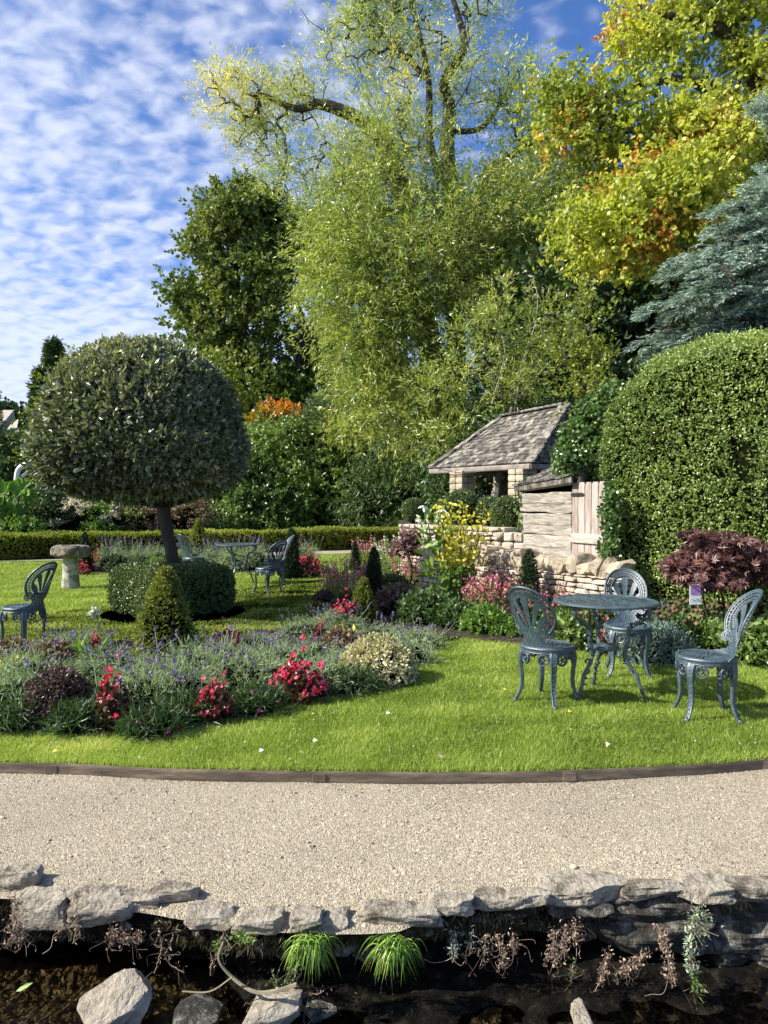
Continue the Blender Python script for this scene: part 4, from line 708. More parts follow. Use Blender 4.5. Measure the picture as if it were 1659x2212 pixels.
# clipped mushroom tree
o = root('clipped_tree', (-2.6, 9.15, 0), 'mushroom shaped evergreen clipped into a big dome on a single leaning trunk', 'tree'); r = rg(95); cc = np.array([-2.98, 9.15, 2.10])
def dome(d, k=1.): up = d[:, 2] > 0; return cc + d * np.stack([d[:, 0] * 0 + 1.19, d[:, 0] * 0 + 1.19, np.where(up, 1.24, .66)], 1) * k * (1 + .022 * fn(d, 4, 4) + .012 * fn(d, 13, 5))[:, None]
d = rdir(r, 12500); ex = np.where(d[:, 2:] > 0, 2.15, 2.9); s4 = np.sum(np.abs(d) ** ex, 1, keepdims=True) ** (-1 / ex) * .97; dd = d * s4; P = dome(dd, 1); P -= d * r.random((len(d), 1)) * .14
g = Geo(); tufts(g, P, d, 5, .10, .078, .039, .42 + .14 * fn(P, 3, 5), r, .35, .05, .7, .6, shape=6, jit=.24, fold=.2)
q = r.choice(len(P), 800); tufts(g, P[q][d[q][:, 2] > .3] , d[q][d[q][:, 2] > .3], 7, .16, .06, .026, .75, r, 1.0, 0, .7, .5); obj('crown', g.mesh('crown', M['elae'], (-2.6, 9.15, 0)), o)
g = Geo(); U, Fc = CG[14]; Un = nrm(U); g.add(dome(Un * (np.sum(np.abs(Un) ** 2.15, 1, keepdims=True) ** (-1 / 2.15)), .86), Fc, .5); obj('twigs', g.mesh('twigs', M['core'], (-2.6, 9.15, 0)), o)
g = Geo(); tube(g, spl([(-2.58, 9.15, 0), (-2.61, 9.15, .6), (-2.68, 9.15, 1.0), (-2.74, 9.15, 1.38), (-2.82, 9.15, 1.9)], 8), np.interp(np.arange(33), [0, 12, 24, 32], [.095, .075, .085, .1]), 12)
for a, b, c in [(-3.5, 9.0, 1.62), (-3.2, 8.6, 1.6), (-2.3, 8.7, 1.6), (-2.1, 9.2, 1.6), (-3.8, 9.3, 1.65), (-2.6, 8.4, 1.6), (-3.3, 9.5, 1.6)]:
    m_ = np.array([(-2.74 + a) / 2, (9.15 + b) / 2, 1.42]); tube(g, spl([(-2.73, 9.15, 1.32), m_, (a, b, c)], 6), np.linspace(.035, .012, 13), 6)
obj('trunk', g.mesh('trunk', M['bark'], (-2.6, 9.15, 0), smooth=True), o)

# ------------------------------------------------------------------ terraces, walls, shelter, shed
poly_sheet('terrace', [(.7, 10.6), (2.55, 7.9), (3.2, 8.3), (5.5, 10), (5.5, 20), (.4, 20), (.35, 12.2)], .3, M['soil'])
g = Geo(); A = [(.42, 11.9), (1.85, 10.05), (3.2, 10.6), (6, 12), (6, 21), (.42, 21)]
V = [(x, y, .9) for x, y in A] + [(x, y, 0) for x, y in A]; g.add(V, [list(range(6))]); g.add(V, [(i, i + 6, (i + 1) % 6 + 6, (i + 1) % 6) for i in range(6)]); struct('upper_terrace', g.mesh('upper_terrace', M['soil']))
def dry_wall(g, p0, p1, z0, z1, seed, hr=(.05, .09), lr=(.1, .26), thick=.3, p=12, amp=.035):
    r = rg(seed); p0 = np.array(p0, float); p1 = np.array(p1, float); d = p1 - p0; ln = np.hypot(*d); u = d / ln; rz = math.atan2(u[1], u[0]); nn_ = np.array([u[1], -u[0]]); z = z0; k = seed * 100
    while z < z1 - .02:
        h = min(r.uniform(*hr), z1 - z); s_ = r.uniform(-.1, 0)
        while s_ < ln:
            l = r.uniform(*lr); e = min(s_ + l, ln); s0 = max(s_, 0)
            if e - s0 > .03:
                c = p0 + u * (s0 + e) / 2 + nn_ * r.uniform(-.012, .012); rock(g, (c[0], c[1], z + h / 2), (e - s0 - .008, thick * r.uniform(.93, 1.05), h - .006), rz, k, p, amp, 5, fscale=1.5, cuts=3); k += 1
            s_ += l
        z += h
def wallbase(p0, p1): return np.array([(p0[0] + p1[0]) / 2, (p0[1] + p1[1]) / 2, 0])
# lower wall with upright coping stones
p0, p1 = (2.52, 7.6), (.62, 10.5); bo = wallbase(p0, p1); o = root('dry_stone_wall', at_(*bo), 'low dry stone wall with big upright coping stones in front of the wooden shed', 'wall')
g = Geo(); dry_wall(g, p1, p0, 0, .60, 11, thick=.34); obj('wall', g.mesh('wall', M['palestone'], bo), o)
r = rg(12); s_ = 0; d = np.array(p0) - np.array(p1); ln = np.hypot(*d); u = d / ln; i = 0
while s_ < ln - .05:
    l = min(r.uniform(.10, .2), ln - s_ + .02); c = np.array(p1) + u * (s_ + l / 2); h = r.uniform(.15, .23); g = Geo()
    rock(g, (c[0], c[1], .6 + h / 2 - .015), (l * 1.12, .32, h * 1.1), math.atan2(u[1], u[0]) + r.uniform(-.15, .15), 50 + i, 9, .07, 14, tilt=(0, r.uniform(-.5, .4)), cuts=11); obj('coping_stone', g.mesh('coping_stone', M['stone'], bo), o); s_ += l; i += 1
# upper wall + corner pier
p0, p1 = (.33, 11.7), (1.72, 9.95); bo = wallbase(p0, p1); o = root('terrace_wall', at_(*bo), 'upper pale dry stone wall carrying the clipped box balls below the shelter', 'wall')
g = Geo(); dry_wall(g, p0, p1, .2, 1.06, 13, (.035, .07), (.07, .2), .3); obj('wall', g.mesh('wall', M['palestone'], bo), o)
g = Geo(); dry_wall(g, (1.55, 9.98), (1.92, 9.72), .2, 1.0, 14, (.07, .13), (.12, .2), .34, 9, .02); obj('corner_pier', g.mesh('corner_pier', M['palestone'], bo), o)
# shelter
Z1, Z2 = 14.5, 12.4; zE = 2.05; EL_, ER = np.array([.90, 14.5, 2.05]), np.array([2.45, 12.4, 2.05]); RL, RR = np.array([2.41, 15.06, 3.12]), np.array([3.30, 13.5, 3.15]); nb = np.array([.8, .6, 0])
BL, BR = EL_ + nb * 2.84, ER + nb * 2.84; bo = np.array([2.8, 14, .9]); o = root('garden_shelter', at_(*bo), 'open shelter with a mossy stone slate hipped roof on square stone pillars', 'shelter')
def slates(g, A, B, C, D, rows, sl, seed, th=.022):
    r = rg(seed); nn_ = nrm(np.cross(B - A, D - A)); nn_ = nn_ if nn_[2] > 0 else -nn_; k = 0
    for i in range(rows):
        t0, t1 = i / rows, min((i + 1.25) / rows, 1.0); a0, b0 = A + (D - A) * t0, B + (C - B) * t0; a1, b1 = A + (D - A) * t1, B + (C - B) * t1; L = np.linalg.norm(b0 - a0); s_ = -r.uniform(0, sl * .6)
        wl_ = sl * (1 - .35 * i / rows)
        while s_ < L:
            l = wl_ * r.uniform(.6, 1.25); e0, e1 = max(s_, 0) / L, min(s_ + l - .006, L) / L
            if e1 - e0 > .01:
                lf = nn_ * (r.uniform(.012, .03)); dp = (a0 - a1) / rows * r.uniform(-.3, .3) * .3; q = [a0 + (b0 - a0) * e0 + lf + dp, a0 + (b0 - a0) * e1 + lf + dp, a1 + (b1 - a1) * e1 + nn_ * .004, a1 + (b1 - a1) * e0 + nn_ * .004]
                V = np.array(q + [x - nn_ * th for x in q]); g.add(V, [(0, 1, 2, 3), (0, 4, 5, 1), (1, 5, 6, 2), (3, 7, 4, 0), (7, 6, 5, 4)], r.random()); k += 1
            s_ += l
g = Geo(); slates(g, EL_, ER, RR, RL, 15, .17, 1); slates(g, ER, BR, RR + .01, RR, 13, .17, 2); slates(g, BR, BL, RL, RR, 13, .2, 3); slates(g, BL, EL_, RL, RL + .01, 13, .2, 4)
for a, b in ((EL_, RL), (ER, RR), (RL, RR), (BR, RR)):
    L = np.linalg.norm(b - a); n_ = int(L / .16); r = rg(9)
    for i in range(n_):
        c = a + (b - a) * (i + .5) / n_; rock(g, c + (0, 0, .03), (.19, .2, .05), math.atan2(b[1] - a[1], b[0] - a[0]), i, 5, .08, 3, tilt=(0, -math.atan2(b[2] - a[2], np.hypot(*(b - a)[:2]))))
obj('roof', g.mesh('roof', M['slate'], bo), o)
g = Geo(); V = np.array([EL_, ER, BR, BL, RR, RL]) - np.array([0, 0, .03]); g.add(V, [(0, 3, 2, 1)]); 
def beam(g, a, b, w_, h_): a = np.asarray(a, float); b = np.asarray(b, float); sd = nrm(np.cross(b - a, (0, 0, 1.))); sweep(g, [a, (a + b) / 2, b], w_, h_, sd)
for a, b in ((EL_, ER), (ER, BR), (BL, EL_)): beam(g, a - (0, 0, .06), b - (0, 0, .06), .05, .09)
obj('fascia', g.mesh('fascia', M['metal'], bo), o)
for px, Z, nm in ((999, 13.9, 0), (1128, 12.75, 1), (1180, 15.5, 2), (1090, 16.2, 3)):
    c = W(px, 1000, Z); g = Geo(); zc = .9
    k = 0
    while zc < 1.98:
        rz = math.atan2(-2.1, 1.55)
        for sx_, sy_ in ((-.09, -.09), (.09, -.09), (-.09, .09), (.09, .09)):
            off = rotz(np.array([[sx_, sy_, 0]]), rz)[0]; rock(g, (c[0] + off[0], c[1] + off[1], zc + .06), (.175, .175, .115), rz, 30 + k + nm * 60, 9, .015, 3); k += 1
        zc += .12
    obj('pillar', g.mesh('pillar', M['stone'], bo), o)
g = Geo(); tube(g, spl([W(945, 1012, 14.0), W(1000, 1022, 13.6), W(1060, 1016, 13.2), W(1120, 1018, 12.7), W(1150, 1006, 12.4)], 5), .008, 5); obj('cable', g.mesh('cable', M['iron'], bo), o)
# shed
sA, sB, sC = np.array([1.80, 9.75, 0]), np.array([2.20, 8.62, 0]), np.array([2.42, 8.05, 0]); bo = np.array([2.4, 9, .2]); o = root('wooden_shed', at_(*bo), 'small weathered plank shed half covered by ivy behind the low stone wall', 'shed')
u = nrm(sB - sA); rz = math.atan2(u[1], u[0]); L = np.linalg.norm(sB - sA); zs = [(.15, .62), (.625, .88), (.885, 1.14), (1.145, 1.34), (1.345, 1.53)]; zs = [(.15, .695), (.71, .97), (.985, 1.24), (1.255, 1.50)]
g = Geo()
for i, (a, b) in enumerate(zs):
    c = (sA + sB) / 2; U, Fc = CG[14]; V = U / (np.sum(np.abs(U) ** 12, 1, keepdims=True)) ** (1 / 12); V = V * np.array([L / 2, .03, (b - a) / 2]); V[:, 2] += .014 * fn(V * np.array([1, 0, 0]) + i, 5, i) * np.sign(V[:, 2]); V[:, 1] += .01 * (V[:, 2] < 0) + .006 * fn(V, 7, i)
    g.add(rotz(V, rz) + c + np.array([0, 0, (a + b) / 2]), Fc, rg(i).random())
bk_ = Geo(); V = np.array([sA + (.06, 0, .1), sB + (.06, .02, .1), sB + (.06, .02, 1.62), sA + (.06, 0, 1.56)]); bk_.add(V, [(0, 1, 2, 3)])
obj('wall', g.mesh('wall', M['wood'], bo), o); obj('lining', bk_.mesh('lining', M['core'], bo), o)
g = Geo(); c = (sA + sB) / 2; sweep(g, [sA + (-.01, .05, 1.55), (sA + sB) / 2 + (-.01, 0, 1.585), sB + (-.01, 0, 1.62)], .04, .07, (-u[1], u[0], 0)); obj('top_board', g.mesh('top_board', M['wood'], bo), o)
# door
dr = Geo(); uD = nrm(sC - sB); LD = np.linalg.norm(sC - sB); rzD = math.atan2(uD[1], uD[0]); nbd = 5
for i in range(nbd):
    c = sB + uD * LD * (i + .5) / nbd; rock(dr, (c[0], c[1], .9), (LD / nbd - .007, .03, 1.42), rzD, 20 + i, 14, .004, 5)
do = obj('door', dr.mesh('door', M['woodv'], bo), o)
g = Geo(); c = (sB + sC) / 2; nO = np.array([uD[1], -uD[0], 0]); rock(g, c + nO * .03 + np.array([0, 0, .97]), (LD * .96, .025, .11), rzD, 5, 12, .01, 5); obj('ledge', g.mesh('ledge', M['wood'], bo), do)
g = Geo(); rock(g, sB + uD * .12 + nO * .025 + np.array([0, 0, 1.47]), (.24, .008, .04), rzD, 5, 8, .01, 3); obj('strap_hinge', g.mesh('strap_hinge', M['iron'], bo), do)
g = Geo(); A = sA + (-.10, .05, 1.60); B = sB + (-.08, -.15, 1.68); Bk = np.array([.75, .35, .32]); slates(g, A, B, B + Bk, A + Bk, 7, .16, 8); beam(g, A + (.03, 0, -.04), B + (.03, 0, -.04), .02, .07)
obj('roof', g.mesh('roof', M['slate'], bo), o)
# box balls
for i, (px, py, Z, rp, lb) in enumerate([(893, 1102, 12.0, 24, 'small round clipped box ball at the left end of the upper wall'), (998, 1098, 12.0, 40, 'dark round box ball behind the yellow-leaved plant'), (1058, 1100, 11.6, 26, 'round box ball partly hidden between two others in front of the shelter'), (1097, 1113, 10.4, 39, 'largest lit box ball on the wall end beside the wooden shed')]):
    c = W(px, py, Z); R0 = rp * Z / F; r = rg(200 + i); o = root('box_ball', (c[0], c[1], .9), lb, 'topiary', 'clipped box balls on the upper wall'); n_ = 3600; d = rdir(r, n_); P = c + d * R0 * (1 - r.random((n_, 1)) * .1) * (1 + .02 * fn(d, 5, i))[:, None]
    g = Geo(); tufts(g, P, d, 3, .03, .022, .014, .42, r, .2, 0, .5, .7); obj('foliage', g.mesh('foliage', M['box'], (c[0], c[1], .9)), o)
    g = Geo(); U, Fc = CG[8]; g.add(nrm(U) * R0 * .9 + c, Fc); tube(g, [(c[0], c[1], .85), c], .03, 6); obj('stem', g.mesh('stem', M['core'], (c[0], c[1], .9)), o)
# tall hedge
h0, h1 = np.array([2.43, 8.5]), np.array([4.9, 4.75]); d = h1 - h0; ln = np.hypot(*d); rz = math.atan2(d[1], d[0]); nH = np.array([-d[1], d[0]]) / ln; cH = (h0 + h1) / 2 + nH * .6; HH = 3.06
o = root('tall_hedge', (cH[0], cH[1], 0), 'tall clipped privet hedge with a rounded end filling the right side', 'hedge'); r = rg(300); n_ = 60000; P, Nn = rbox_surf(n_, (ln, 1.25, HH), .26, 0, None, r)
def hm(x): return np.clip(.99 - .25 * np.exp(-(x + ln / 2) / .42), .3, 1)
P[:, 2] = (P[:, 2] + HH / 2) * hm(P[:, 0]) - HH / 2; gapn = fn(P, 2.2, 310); gap2 = fn(P, 6, 311); dep = .08 * fn(P, 3, 301) + .03 * fn(P, 9, 303) - r.random(n_) * .07 - .16 * np.clip(gapn - .35, 0, 1) * (P[:, 0] > -.8); P = P + Nn * dep[:, None]
hol = (gapn + .6 * gap2 > .85) & (P[:, 0] > -.6); P = P - Nn * (hol * .09)[:, None]; k_ = ~(hol & (r.random(n_) < .15)); P = P[k_]; Nn = Nn[k_]; v0 = .42 + .2 * fn(P, 1.6, 302) + .08 * (P[:, 0] / ln) + .08 * fn(P, 7, 304); P = rotz(P, rz) + (0, 0, HH / 2); Nn = rotz(Nn, rz)
g = Geo(); tufts(g, P, Nn, 3, .06, .031, .019, v0, r, .25, 0, .6, .7, jit=.2, fold=.2)
q = r.choice(len(P), 900); q = q[Nn[q][:, 2] < .6]; tufts(g, P[q], Nn[q], 8, .16, .034, .02, v0[q] + .15, r, .5, 0, .7, .5); obj('foliage', g.mesh('foliage', M['privet']), o)
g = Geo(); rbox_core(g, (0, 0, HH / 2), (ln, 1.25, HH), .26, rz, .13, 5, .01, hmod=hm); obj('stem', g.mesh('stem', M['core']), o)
# ivy over the shed
il = [ell(1252, 960, 8.9, 42, 50, .2), ell(1285, 905, 8.8, 38, 42, .2), ell(1230, 995, 8.7, 28, 25, .25), ell(1300, 985, 8.6, 30, 36, .12), ell(1320, 870, 8.6, 30, 34, .2), ell(1322, 1110, 7.95, 11, 70, .08), ell(1316, 1195, 7.85, 8, 35, .08)]
r = rg(320); C, D = crown(il, 2300, r, .5); bo = np.array([2.45, 8.3, .2]); o = root('ivy', at_(*bo), 'glossy green ivy spilling over the shed roof corner from the tall hedge', 'climber'); g = Geo(); tufts(g, C, D, 5, .10, .05, .042, .45 + .25 * fn(C, 3, 8), r, 0, .35, .4, .6, shape=6); obj('foliage', g.mesh('foliage', M['ivy'], bo), o)
g = Geo()
for c, R0 in il[:5]: U, Fc = CG[5]; g.add(nrm(U) * R0 * .7 + c, Fc)
obj('stem', g.mesh('stem', M['core'], bo), o)
g = Geo(); r = rg(321)
for pts in ([(1125, 1045), (1128, 1090), (1122, 1130), (1128, 1175)], [(1130, 1070), (1150, 1075), (1175, 1068)], [(1135, 1150), (1140, 1180)]):
    q = spl([W(a, b, 9.72) for a, b in pts], 8); tube(g, q, .005, 4); k_ = 3 * len(q); C = q[r.integers(0, len(q), k_)] + r.normal(size=(k_, 3)) * .03; leaves(g, C, nrm(r.normal(size=(k_, 3)) + (-.5, -.5, -.3)), .06, .05, r.random(k_), r, shape=6)
bo2 = W(1125, 1175, 9.72); tag(obj('ivy', g.mesh('ivy', M['ivy'], bo2), None, at_(*bo2)), 'thin trailing ivy on the left corner of the plank shed wall', 'climber')
# ------------------------------------------------------------------ far house
hx = -39.5; o = root('stone_house', (hx, 78, 6), 'distant stone house with a tan roof on the hillside at the left edge', 'house')
def W_(px, py, Z=78): return W(px, py, Z)
g = Geo(); a, b, c, d_, e = W_(-60, 960), W_(35, 960), W_(38, 920), W_(33, 888), W_(-60, 920); bk = np.array([2, 9, 0.])
V = np.array([W_(-70, 965), W_(5, 965), W_(5, 922), W_(-70, 922)]); V = np.concatenate([V, V + bk]); g.add(V, [(0, 1, 2, 3), (1, 5, 6, 2)])
gb = np.array([W_(5, 965), W_(38, 965, 84), W_(38, 925, 84), W_(31, 888, 81), W_(5, 915)]); g.add(gb, [(0, 1, 2, 3, 4)]); V = np.array([W_(14, 950, 76), W_(40, 950, 76), W_(40, 926, 76), W_(14, 930, 76)]); g.add(np.concatenate([V, V + bk]), [(0, 1, 2, 3), (1, 5, 6, 2)]); obj('wall', g.mesh('wall', M['housewall'], (hx, 78, 6)), o)
g = Geo(); V = np.array([W_(-70, 918, 77), W_(4, 918, 77), W_(31, 886, 81), W_(-50, 886, 81)]); V = np.concatenate([V, V - (0, 0, .25)]); g.add(V, [(0, 1, 2, 3), (7, 6, 5, 4), (0, 4, 5, 1), (1, 5, 6, 2), (2, 6, 7, 3)])
V = np.array([W_(12, 934, 75.5), W_(36, 932, 75.5), W_(41, 906, 80), W_(30, 908, 80)]); V = np.concatenate([V, V - (0, 0, .2)]); g.add(V, [(0, 1, 2, 3), (7, 6, 5, 4), (0, 4, 5, 1), (1, 5, 6, 2), (2, 6, 7, 3)]); obj('roof', g.mesh('roof', M['houseroof'], (hx, 78, 6)), o)
g = Geo(); V = np.array([W_(22, 944, 75.9), W_(29, 944, 75.9), W_(29, 936, 75.9), W_(22, 936, 75.9)]); V = np.concatenate([V, V + (0, .05, 0)]); g.add(V, [(0, 1, 2, 3), (7, 6, 5, 4), (0, 4, 5, 1), (1, 5, 6, 2)]); obj('window', g.mesh('window', M['glass'], (hx, 78, 6)), o)
bush('hillside_bush', [ell(-160, 900, 60, 90, 110), ell(-320, 860, 60, 100, 130), ell(-500, 880, 60, 110, 130), ell(30, 905, 100, 40, 26), ell(120, 930, 70, 40, 40), ell(-20, 890, 100, 40, 18)], 2600, 'dark', 'distant dark bushes on the hillside above the stone house', 88, .6, .4, tl=1, cat='bush', group=None)
bush('garden_bush', [ell(50, 965, 60, 40, 24), ell(5, 968, 60, 40, 22)], 500, 'paleleaf', 'pale bush at the foot of the distant stone house', 89, .35, .2, tl=.6, cat='bush', group=None)

# ------------------------------------------------------------------ bed plants: prototypes
def proto(parts): return [(n_, g_.mesh(n_, M[m_])) for n_, g_, m_ in parts]
def dome_pts(n, R0, H, r, lo=.3): d = rdir(r, n); d[:, 2] = np.abs(d[:, 2]); rad = lo + (1 - lo) * r.random(n) ** .6; return d * np.array([R0, R0, H]) * rad[:, None], d
def lavender(seed, nf=24, H=.27, R0=.27):
    r = rg(seed); g = Geo(); P, d = dome_pts(430, R0, H, r, .3); P[:, 2] *= 1 + .25 * fn(P * (1, 1, 0), 14, seed); D = nrm(d * .5 + np.array([0, 0, .9])); tufts(g, P - D * .05, D, 7, .13, .055, .006, .45 + .15 * fn(P, 8, seed), r, .3, 0, .8, .5)
    U, Fc = CG[5]; c = Geo(); c.add(nrm(U) * np.array([R0 * .72, R0 * .72, H * .72]) + (0, 0, .02), Fc); f_ = Geo()
    for i in range(nf):
        a = r.uniform(0, 6.28); q = r.random() ** .5 * R0 * .95; b = np.array([q * math.cos(a), q * math.sin(a), H * .6]); hh = r.uniform(.10, .28); tp = b + np.array([math.cos(a) * .10 * q / R0 + r.normal() * .03, math.sin(a) * .10 * q / R0 + r.normal() * .03, hh]); tube(g, [b, (b + tp) / 2 + r.normal(size=3) * .006, tp], .0017, 3, .6)
        k = 14; t_ = r.random(k); C = tp - (tp - b) / np.linalg.norm(tp - b) * (t_ * .05)[:, None]; leaves(f_, C, nrm(r.normal(size=(k, 3)) * .7 + (0, 0, .9)), .017, .012, r.random(k), r)
    return proto([('foliage', g, 'lav'), ('stem', c, 'core')] + ([('blossom', f_, 'lavf')] if nf else []))
LAV = [lavender(400), lavender(401, 30), lavender(402, 12), lavender(403, 18), lavender(410, 5), lavender(411, 4)]
def begonia(seed, R0=.16, H=.28, fm='begf', nfl=105):
    r = rg(seed); g = Geo(); P, d = dome_pts(240, R0, H, r, .4); tufts(g, P, d, 2, .03, .045, .036, .4, r, .2, 0, .6, .5, shape=6); f_ = Geo(); P, d = dome_pts(nfl, R0 * 1.0, H * 1.05, r, .8)
    P[:, 2] = np.maximum(P[:, 2], H * .25) + .02; P = P[fn(P, 22, seed + 5) > -.25]; nfl = len(P); P *= (1 + .16 * r.normal(size=(nfl, 1))); d = nrm(P); tufts(f_, P, d, 6, .018, .026, .024, r.random(nfl), r, .2, 0, .4, .7, shape=6); tube(g, [(0, 0, 0), (0, 0, H * .6)], .008, 5); return proto([('foliage', g, 'begl'), ('blossom', f_, fm)])
BEG = [begonia(430), begonia(431, .12, .34), begonia(432, .19, .26, nfl=130)]
def mound(seed, R0, H, mat, L, Wd, n=900, k=3, up=.2, shape=4, core=True, fl=None, nfl=20, fs=.014, tl=None, stem='core'):
    r = rg(seed); g = Geo(); P, d = dome_pts(n, R0, H, r, .75); tufts(g, P, d, k, L * 1.2 if tl is None else tl, L, Wd, .45 + .2 * fn(P, 7, seed), r, up, 0, .6, .6, shape=shape); out = [('foliage', g, mat)]; c = Geo(); U, Fc = CG[5]; c.add(nrm(U) * np.array([R0 * .8, R0 * .8, H * .82]), Fc)
    if core: out.append(('stem', c, stem))
    if fl:
        f_ = Geo(); P, d = dome_pts(nfl, R0 * 1.03, H * 1.1, r, .9); P[:, 2] = np.maximum(P[:, 2], H * .35); tufts(f_, P, d, 6, fs * .3, fs, fs * .9, r.random(nfl), r, .2, 0, .5, .8, shape=6); out.append(('blossom', f_, fl))
    return proto(out)
def spire(seed, R0, H, mat, L=.035, Wd=.012, n=2200, pw=1.0):
    r = rg(seed); t_ = r.random(n) ** 1.25; a = r.uniform(0, 6.28, n); q = R0 * (1 - t_ ** 1.3) ** pw * np.interp(t_, [0, .12, .3, 1], [.85, 1, 1, 1]) * (1 + .12 * np.sin(3 * a + 7 * t_) + .10 * fn(np.stack([np.cos(a), np.sin(a), t_ * 4], -1), 4, seed)) * r.uniform(.78, 1.06, n)
    P = np.stack([np.cos(a) * q, np.sin(a) * q, t_ * H], 1); D = nrm(np.stack([np.cos(a), np.sin(a), a * 0 + .7], 1)); g = Geo(); tufts(g, P, D, 4, L, L, Wd, .45 + .2 * fn(P, 9, seed), r, .4, 0, .8, .4)
    c = Geo(); lathe(c, [(R0 * .78, 0), (R0 * .8, H * .2), (R0 * .62, H * .5), (R0 * .3, H * .8), (.0, H * .95)], 12); return proto([('foliage', g, mat), ('trunk', c, 'core')])
def stemmy(seed, n, R0, H, lm='green', fm='pink', L=.06, Wd=.014, nf=9, fs=.03, low=.5, lk=16):
    r = rg(seed); g = Geo(); f_ = Geo()
    for i in range(n):
        a = r.uniform(0, 6.28); q = R0 * r.random() ** .5; b = np.array([q * math.cos(a) * .6, q * math.sin(a) * .6, 0]); tp = np.array([q * math.cos(a) * 1.15, q * math.sin(a) * 1.15, H * r.uniform(.7, 1.05)]); m_ = (b + tp) / 2 + r.normal(size=3) * .02; Q = spl([b, m_, tp], 6); tube(g, Q, .003, 3, .4)
        t_ = r.random(lk) * .85; C = b + (tp - b) * t_[:, None]; leaves(g, C, nrm(r.normal(size=(lk, 3)) * .8 + (0, 0, .4)), L * r.uniform(.6, 1.2, lk), Wd, np.clip(r.normal(.5, .25, lk), 0, 1), r)
        if nf:
            t_ = low + (1 - low) * r.random(nf); C = b + (tp - b) * t_[:, None]
            for j in range(2): leaves(f_, C, nrm(r.normal(size=(nf, 3)) + (0, 0, -.2)), fs, fs * .6, r.random(nf), r, shape=6)
    return proto([('foliage', g, lm)] + ([('blossom', f_, fm)] if nf else []))
def gp(px, py): p = G(px, py); return (float(p[0]), float(p[1]), 0.)
def P_(pr, name, label, cat, px, py, sc_=1, rz=0, group=None): return place(pr, name, label, cat, gp(px, py), group, rz, sc_)
LAVS = [(40, 1552, 1.15, 'at the front left corner of the bed below the dead brown heads'), (55, 1490, 1.0, 'left of the dark purple shrub'), (185, 1470, 1.0, 'behind the dark purple shrub'), (300, 1545, 1.1, 'between the two front red begonias, near the lawn'), (385, 1535, 1.1, 'behind the second front red begonia'), (235, 1445, 1.05, 'left of the golden conifer with many purple spikes'), (420, 1478, 1.1, 'right in front of the golden conifer'), (330, 1475, 1.05, 'below the golden conifer, full of purple flowers'), (520, 1500, 1.1, 'left of the large red begonia at the lawn edge'), (585, 1470, 1.1, 'behind the large red begonia'), (600, 1430, 1.0, 'between the middle begonia and the large one'),
        (705, 1475, 1.05, 'between the large red begonia and the cream shrub'), (680, 1420, 1.0, 'to the left of the cream variegated shrub'), (730, 1345, .95, 'around the upper red begonia at the back of the bed'), (865, 1418, 1.1, 'at the right tip of the bed beside the cream shrub'), (820, 1380, 1.05, 'behind the cream shrub with long flower stalks'), (480, 1425, 1.0, 'behind the golden conifer on its right'), (110, 1420, .95, 'behind the dead brown flower heads'), (660, 1365, 1.0, 'at the back edge by the small begonia'), (905, 1385, .9, 'leaning over the right tip of the bed'), (170, 1400, 1.0, 'at the back left edge in front of the lone chair'), (740, 1440, .9, 'just left of the cream shrub foot'), (550, 1395, .85, 'right of the middle begonia, low'), (20, 1440, 1., 'cut by the left edge of the photo')]
for i, (px, py, s_, lb) in enumerate(LAVS):
    zk = .95 if py > 1475 else .68; py = py if py > 1475 else py + 14
    P_(LAV[4 + i % 2] if i in (0, 1, 11, 14, 8, 21) else LAV[i % 4], 'lavender', 'lavender clump ' + lb, 'lavender', px, py, (s_ * 1.12, s_ * 1.12, s_ * zk), i * 1.3, 'lavender clumps in the near bed')
for i, (px, py, s_, lb) in enumerate([(245, 1232, 1.4, 'left end of the far bed beside the birdbath'), (295, 1228, 1.3, 'behind the square hedge at its left'), (340, 1224, 1.3, 'behind the square hedge left of the tree trunk'), (405, 1224, 1.3, 'between the tree trunk and the hidden chair'), (465, 1228, 1.3, 'left under the far table'), (510, 1232, 1.4, 'right behind the far table centre'), (550, 1228, 1.4, 'between the far table and its right chairs'), (655, 1216, 1.3, 'right of the shaded far chairs')]):
    P_(LAV[i % 4], 'lavender', 'distant lavender clump ' + lb, 'lavender', px, py, s_ * 1.15, i, 'lavender clumps in the far bed')
for i, (px, py, s_, lb) in enumerate([(955, 1325, 1.2, 'in the shaded middle of the right bed'), (1020, 1318, 1.2, 'blue grey, beside the pink penstemons in the right bed')]):
    P_(LAV[4 + i], 'lavender', 'shaded lavender mound ' + lb, 'lavender', px, py, s_, i, 'lavender mounds in the right bed')
